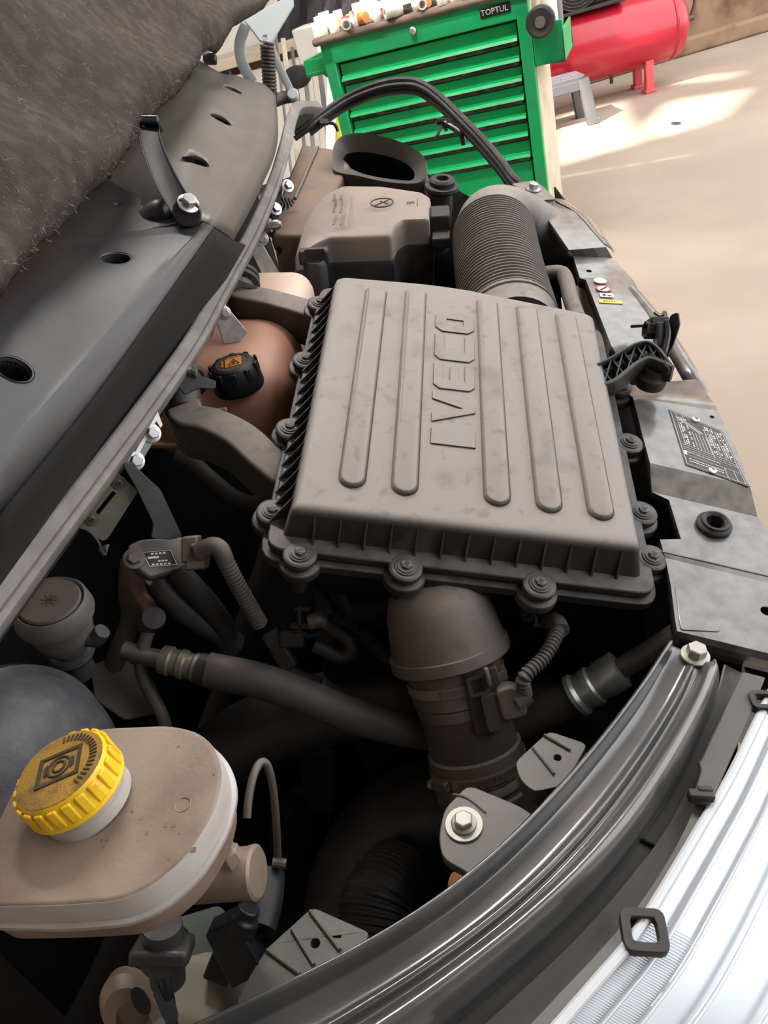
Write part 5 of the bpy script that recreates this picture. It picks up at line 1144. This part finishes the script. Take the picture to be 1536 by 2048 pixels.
obj('stem', g_tube([vc0 - vax * .07, vc0 - vax * .11], .016, 16, 1), M_dark, can)
one('support_bracket', g_plate(arc_corner(pxs(pplane(250, 1370, .90, (.1, -.4)), [(180, 1330), (240, 1310), (300, 1350), (335, 1420), (250, 1440), (190, 1400)]), .006, 3), pplane(250, 1370, .90, (.1, -.4)), -.006, 0), M_ductd, 'dusty flat bracket beneath the valve can', 'bracket', bevel=.002)

# ================================================================ brake booster, reservoir, master cylinder
RZ = HC - .415
RS = PL((0, 0, RZ), V((1, 0, -.06)), V((0, 1, .0)))
bc = P(40, 1590, .70)
bax = V((.80, -.52, .12)).normalized()
boo = thing('brake_booster', 'round grey brake booster drum at the left edge behind the reservoir', 'brake booster', bc - UZ * .12)
M_boo = mat('speckled grey booster paint', (62, 62, 67), .5, col2=(84, 81, 79), amt=.7, scale=60, bump=.2, bscale=300)
obj('drum', g_lathe(bc, bax, [(-.12, .085), (-.06, .098), (-.03, .110), (-.025, .116), (-.012, .116), (-.008, .108), (.015, .103), (.035, .085), (.048, .06), (.05, .02)], 48), M_boo, boo, sharp=60)
res = thing('brake_fluid_reservoir', 'dirty cream brake fluid reservoir with yellow cap at lower left', 'reservoir', RS.pt(250, 1650, -.07))
rpx = [(-60, 1790), (-40, 1690), (0, 1648), (58, 1523), (110, 1478), (203, 1461), (336, 1455), (394, 1468), (428, 1505), (441, 1554), (422, 1625), (367, 1711), (297, 1769), (234, 1795), (120, 1803), (0, 1806), (-40, 1806)]
r2 = arc_corner(pxs(RS, rpx), .01, 3); rc_ = (sum(a for a, b in r2) / len(r2), sum(b for a, b in r2) / len(r2))
def rg(k, off=0.):
    out_ = []
    for a, b in r2:
        d = V((a - rc_[0], b - rc_[1])); d = d + d.normalized() * off; out_.append((rc_[0] + d.x * k, rc_[1] + d.y * k))
    return out_
def rr_(off, h, k=1.): return [RS.at(a, b, h) for a, b in rg(k, off)]
obj('upper_band', g_loft([rr_(.0035, -.0185), rr_(.0028, -.003), rr_(.002, -.0008)]), M_whites, res, sharp=40)
upper = obj('upper_shell', g_loft([rr_(.0018, -.0008), rr_(.0008, .0002), rr_(-.001, .0003)]), M_white, res, sharp=60)
obj('weld_seam', g_loft([rr_(.004, -.0245), rr_(.0065, -.023), rr_(.0065, -.0195), rr_(.004, -.0185)]), M_whites, res, sharp=60)
obj('lower_shell', g_loft([rr_(-.02, -.06), rr_(-.008, -.056), rr_(-.001, -.046), rr_(.003, -.0245)]), M_white, res, sharp=60)
u, v = RS.uv(366, 1610)
obj('mould_mark', g_torus(RS.at(u, v, .0004), UZ, .0052, .0005, 20, 5), M_beige, upper)
for k in range(26):
    x, y = random.choice([(rp(190, 300), rp(1560, 1720)), (rp(330, 430), rp(1480, 1620)), (rp(310, 400), rp(1640, 1740))])
    u, v = RS.uv(x, y)
    if k < 18: obj('dirt_spot', g_plate([(u + a * rp(.6, 1.2), v + b * rp(.6, 1.2)) for a, b in circ(rp(.0006, .0022), 7)], RS, .0001, .0006), mat('brown dirt', (122, 98, 78), .8), upper)
nb = RS.pt(176, 1600, 0); nax = (UZ + V((-.10, .06, 0))).normalized()
nk = obj('neck', g_lathe(nb, nax, [(-.002, .0305), (.006, .0300), (.007, .0285), (.010, .0285), (.011, .0298), (.016, .0298)], 36), M_whites, res)
cz = nb + nax * .013
capb = obj('cap', g_lathe(cz, nax, [(0, .0335), (.0015, .0342), (.004, .0335), (.019, .0315), (.021, .0300), (.0212, .028)], 48), M_yellow, res)
for k in range(22):
    a = 2 * math.pi * k / 22; s, u_, _ = basis(nax); n_ = s * math.cos(a) + u_ * math.sin(a)
    obj('cap_flute', g_box(cz + nax * .0115 + n_ * .0328, nax.cross(n_), n_, nax, .0062, .0026, .015), M_yellow, capb, bevel=.001)
obj('cap_top', g_lathe(cz + nax * .0205, nax, [(0, .0302), (.0010, .0298), (.0014, .028)], 40), M_yellowd, capb)
QC = PL(cz + nax * .0222, P(190, 1500, .5) - P(110, 1535, .5), -CD)
QC.n = nax; QC.ux = (QC.ux - nax * QC.ux.dot(nax)).normalized(); QC.uy = nax.cross(QC.ux)
obj('cap_symbol', J(g_plate([[(-.015, -.0115), (.015, -.0115), (.015, .0135), (-.015, .0135)], [(-.0125, -.009), (.0125, -.009), (.0125, .011), (-.0125, .011)]], QC, -.0006, .0006), g_torus(QC.at(0, .001, 0), nax, .0078, .0009, 24, 6), g_torus(QC.at(0, .001, 0), nax, .0042, .0009, 20, 6), *[g_plate([( .0085 * s, -.004), (.0105 * s, -.002), (.0105 * s, .004), (.0085 * s, .006)], QC, -.0006, .0005) for s in (-1, 1)]), M_grime, capb)
obj('cap_ticks', J(*[g_box(QC.at(.024 * math.cos(a), .024 * math.sin(a), 0), (QC.ux * math.cos(a) + QC.uy * math.sin(a)), (QC.uy * math.cos(a) - QC.ux * math.sin(a)), nax, .005, .0011, .001) for a in [k * .13 - .9 for k in range(20)]]), M_grime, capb)
mc0 = RS.pt(400, 1755, -.06); mcx = V((.97, -.22, .02)).normalized()
me0 = P(508, 1745, .625)
mcy = thing('master_cylinder', 'beige brake master cylinder end beside the reservoir', 'cylinder', me0 - UZ * .03)
obj('barrel', g_lathe(me0 - mcx * .11, mcx, [(0, .020), (.105, .0205), (.1095, .0215), (.112, .0215), (.114, .019)], 32), M_beige, mcy)
obj('outlet_boss', g_lathe(me0 - mcx * .012 + UZ * .012, (UZ * .9 + V((-.1, .3, 0))), [(0, .011), (.016, .010), (.017, .008), (.024, .008)], 6), M_beige, mcy, bevel=.001)
one('brake_line', g_tube(L3((494, 1636, .645), (497, 1600, .65), (506, 1555, .66), (520, 1526, .67), (534, 1530, .675), (545, 1570, .68), (552, 1640, .69), (556, 1730, .71)), .0036, 12), M_steeld, 'thin hairpin-bent brake line beside the reservoir', 'brake line')
one('line_end', g_tube(L3((545, 1725, .70), (572, 1728, .70)), .0045, 10, 1), M_steeld, 'short metal stub right of the master cylinder', 'stub')
# plug and things under the reservoir
pg = thing('reservoir_plug', 'black electrical plug hanging under the reservoir', 'plug', P(330, 1935, .62))
obj('plug_body', J(g_lathe(P(325, 1850, .60), CD + CW * .3, [(0, .015), (.015, .016), (.018, .02), (.032, .02), (.034, .014), (.055, .014)], 20)), M_dark, pg)
obj('collar', g_box(P(325, 1900, .60), CR, CD, CW, .045, .012, .03), M_dark, pg, bevel=.003)
obj('lead', g_tube(L3((325, 1925, .605), (330, 1955, .60), (338, 2000, .60), (345, 2060, .61)), .0048, 10), M_black, pg)
one('tape_tail', g_plate(arc_corner(pxs(pplane(330, 2000, .595), [(303, 1984), (320, 1968), (345, 1990), (358, 2030), (352, 2048), (330, 2046)]), .004), pplane(330, 2000, .595), -.004, 0), M_black, 'black tape wrap hanging below the reservoir plug', 'tape')
hg = thing('horn_shell', 'cream round shell with an oval hole at the bottom left', 'shell', P(262, 2040, .66))
obj('shell', g_lathe(P(268, 2025, .66), -CW + CR * .35 + CD * .1, [(-.02, .024), (0, .03), (.012, .026), (.014, .016), (.004, .014)], 30, 0, .8, 1.35), M_beige, hg)
obj('hole_plate', g_lathe(P(282, 2000, .645), -CW + CR * .35, [(0, .010), (.003, .010)], 20, 0, .6, 1.3), M_black, hg)
obj('yellow_tab', g_box(P(308, 1968, .63), (CR - CD * .3).normalized(), (CD + CR * .3).normalized(), CW, .007, .03, .002), mat('tan tab', (190, 160, 110), .5), hg)
one('washer_bottle', blob(P(395, 2030, .69), (.075, .09, .08), .016, 4), mat('cream bottle plastic', (150, 144, 128), .5, sub=.1), 'cream washer bottle shoulder showing at the bottom edge', 'washer bottle', sharp=60)
GPL = pplane(420, 1890, .70, (.1, -.35))
one('green_grey_shield', g_plate(arc_corner(pxs(GPL, [(340, 1840), (440, 1810), (470, 1850), (420, 1925), (360, 1945), (335, 1900)]), .006), GPL, -.004, 0), mat('green grey plastic', (72, 78, 70), .6), 'green-grey plastic shield below the master cylinder', 'shield')
pk = thing('black_plug_cluster', 'cluster of dark plugs between master cylinder and ribbed tab', 'plug', P(480, 1900, .68))
obj('plug', J(g_box(P(475, 1890, .66), (CR - CD * .5).normalized(), (CD + CR * .5).normalized(), CW, .03, .05, .03), g_box(P(450, 1910, .67), (CR + CD * .4).normalized(), (CD - CR * .4).normalized(), CW, .022, .04, .02), g_lathe(P(478, 1868, .655), (CD * -1 + CR * .4), [(0, .013), (.014, .013), (.016, .010), (.024, .010)], 16)), M_black, pk, bevel=.007, bseg=3)
obj('teal_boot', g_tube(L3((520, 1860, .67), (535, 1800, .69), (540, 1750, .71)), .014, 14), mat('dull teal rubber', (26, 32, 29), .6), pk)
obj('teal_flap', g_plate(arc_corner(pxs(pplane(430, 1970, .68, (0, -.3)), [(395, 1985), (420, 1955), (470, 1935), (478, 1970), (440, 2000)]), .003), pplane(430, 1970, .68, (0, -.3)), -.003, 0), mat('teal plastic', (50, 66, 60), .5), pk)

# ================================================================ engine and bay walls (dark, mostly hidden)
eng = thing('engine', 'dark engine block deep under the hoses', 'engine', V((.05, .95, .3)))
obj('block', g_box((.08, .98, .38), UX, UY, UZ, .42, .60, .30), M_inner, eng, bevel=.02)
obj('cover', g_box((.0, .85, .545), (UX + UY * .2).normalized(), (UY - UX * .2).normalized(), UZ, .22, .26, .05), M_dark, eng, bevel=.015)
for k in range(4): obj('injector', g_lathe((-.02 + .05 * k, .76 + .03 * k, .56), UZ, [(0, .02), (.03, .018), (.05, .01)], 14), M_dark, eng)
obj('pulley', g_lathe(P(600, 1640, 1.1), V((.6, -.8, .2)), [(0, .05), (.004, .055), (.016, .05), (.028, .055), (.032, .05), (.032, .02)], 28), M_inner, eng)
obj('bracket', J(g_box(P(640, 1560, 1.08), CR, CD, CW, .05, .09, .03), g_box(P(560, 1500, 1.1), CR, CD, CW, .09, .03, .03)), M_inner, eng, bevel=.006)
bay = thing('bay_tub', 'black inner walls and floor of the engine bay', 'engine bay', V((.1, .8, .2)))
lw = [p - nr * .06 + V((-.17, .03, 0)) for p in L3(*[(x - 10, y, d) for x, y, d in rc])]
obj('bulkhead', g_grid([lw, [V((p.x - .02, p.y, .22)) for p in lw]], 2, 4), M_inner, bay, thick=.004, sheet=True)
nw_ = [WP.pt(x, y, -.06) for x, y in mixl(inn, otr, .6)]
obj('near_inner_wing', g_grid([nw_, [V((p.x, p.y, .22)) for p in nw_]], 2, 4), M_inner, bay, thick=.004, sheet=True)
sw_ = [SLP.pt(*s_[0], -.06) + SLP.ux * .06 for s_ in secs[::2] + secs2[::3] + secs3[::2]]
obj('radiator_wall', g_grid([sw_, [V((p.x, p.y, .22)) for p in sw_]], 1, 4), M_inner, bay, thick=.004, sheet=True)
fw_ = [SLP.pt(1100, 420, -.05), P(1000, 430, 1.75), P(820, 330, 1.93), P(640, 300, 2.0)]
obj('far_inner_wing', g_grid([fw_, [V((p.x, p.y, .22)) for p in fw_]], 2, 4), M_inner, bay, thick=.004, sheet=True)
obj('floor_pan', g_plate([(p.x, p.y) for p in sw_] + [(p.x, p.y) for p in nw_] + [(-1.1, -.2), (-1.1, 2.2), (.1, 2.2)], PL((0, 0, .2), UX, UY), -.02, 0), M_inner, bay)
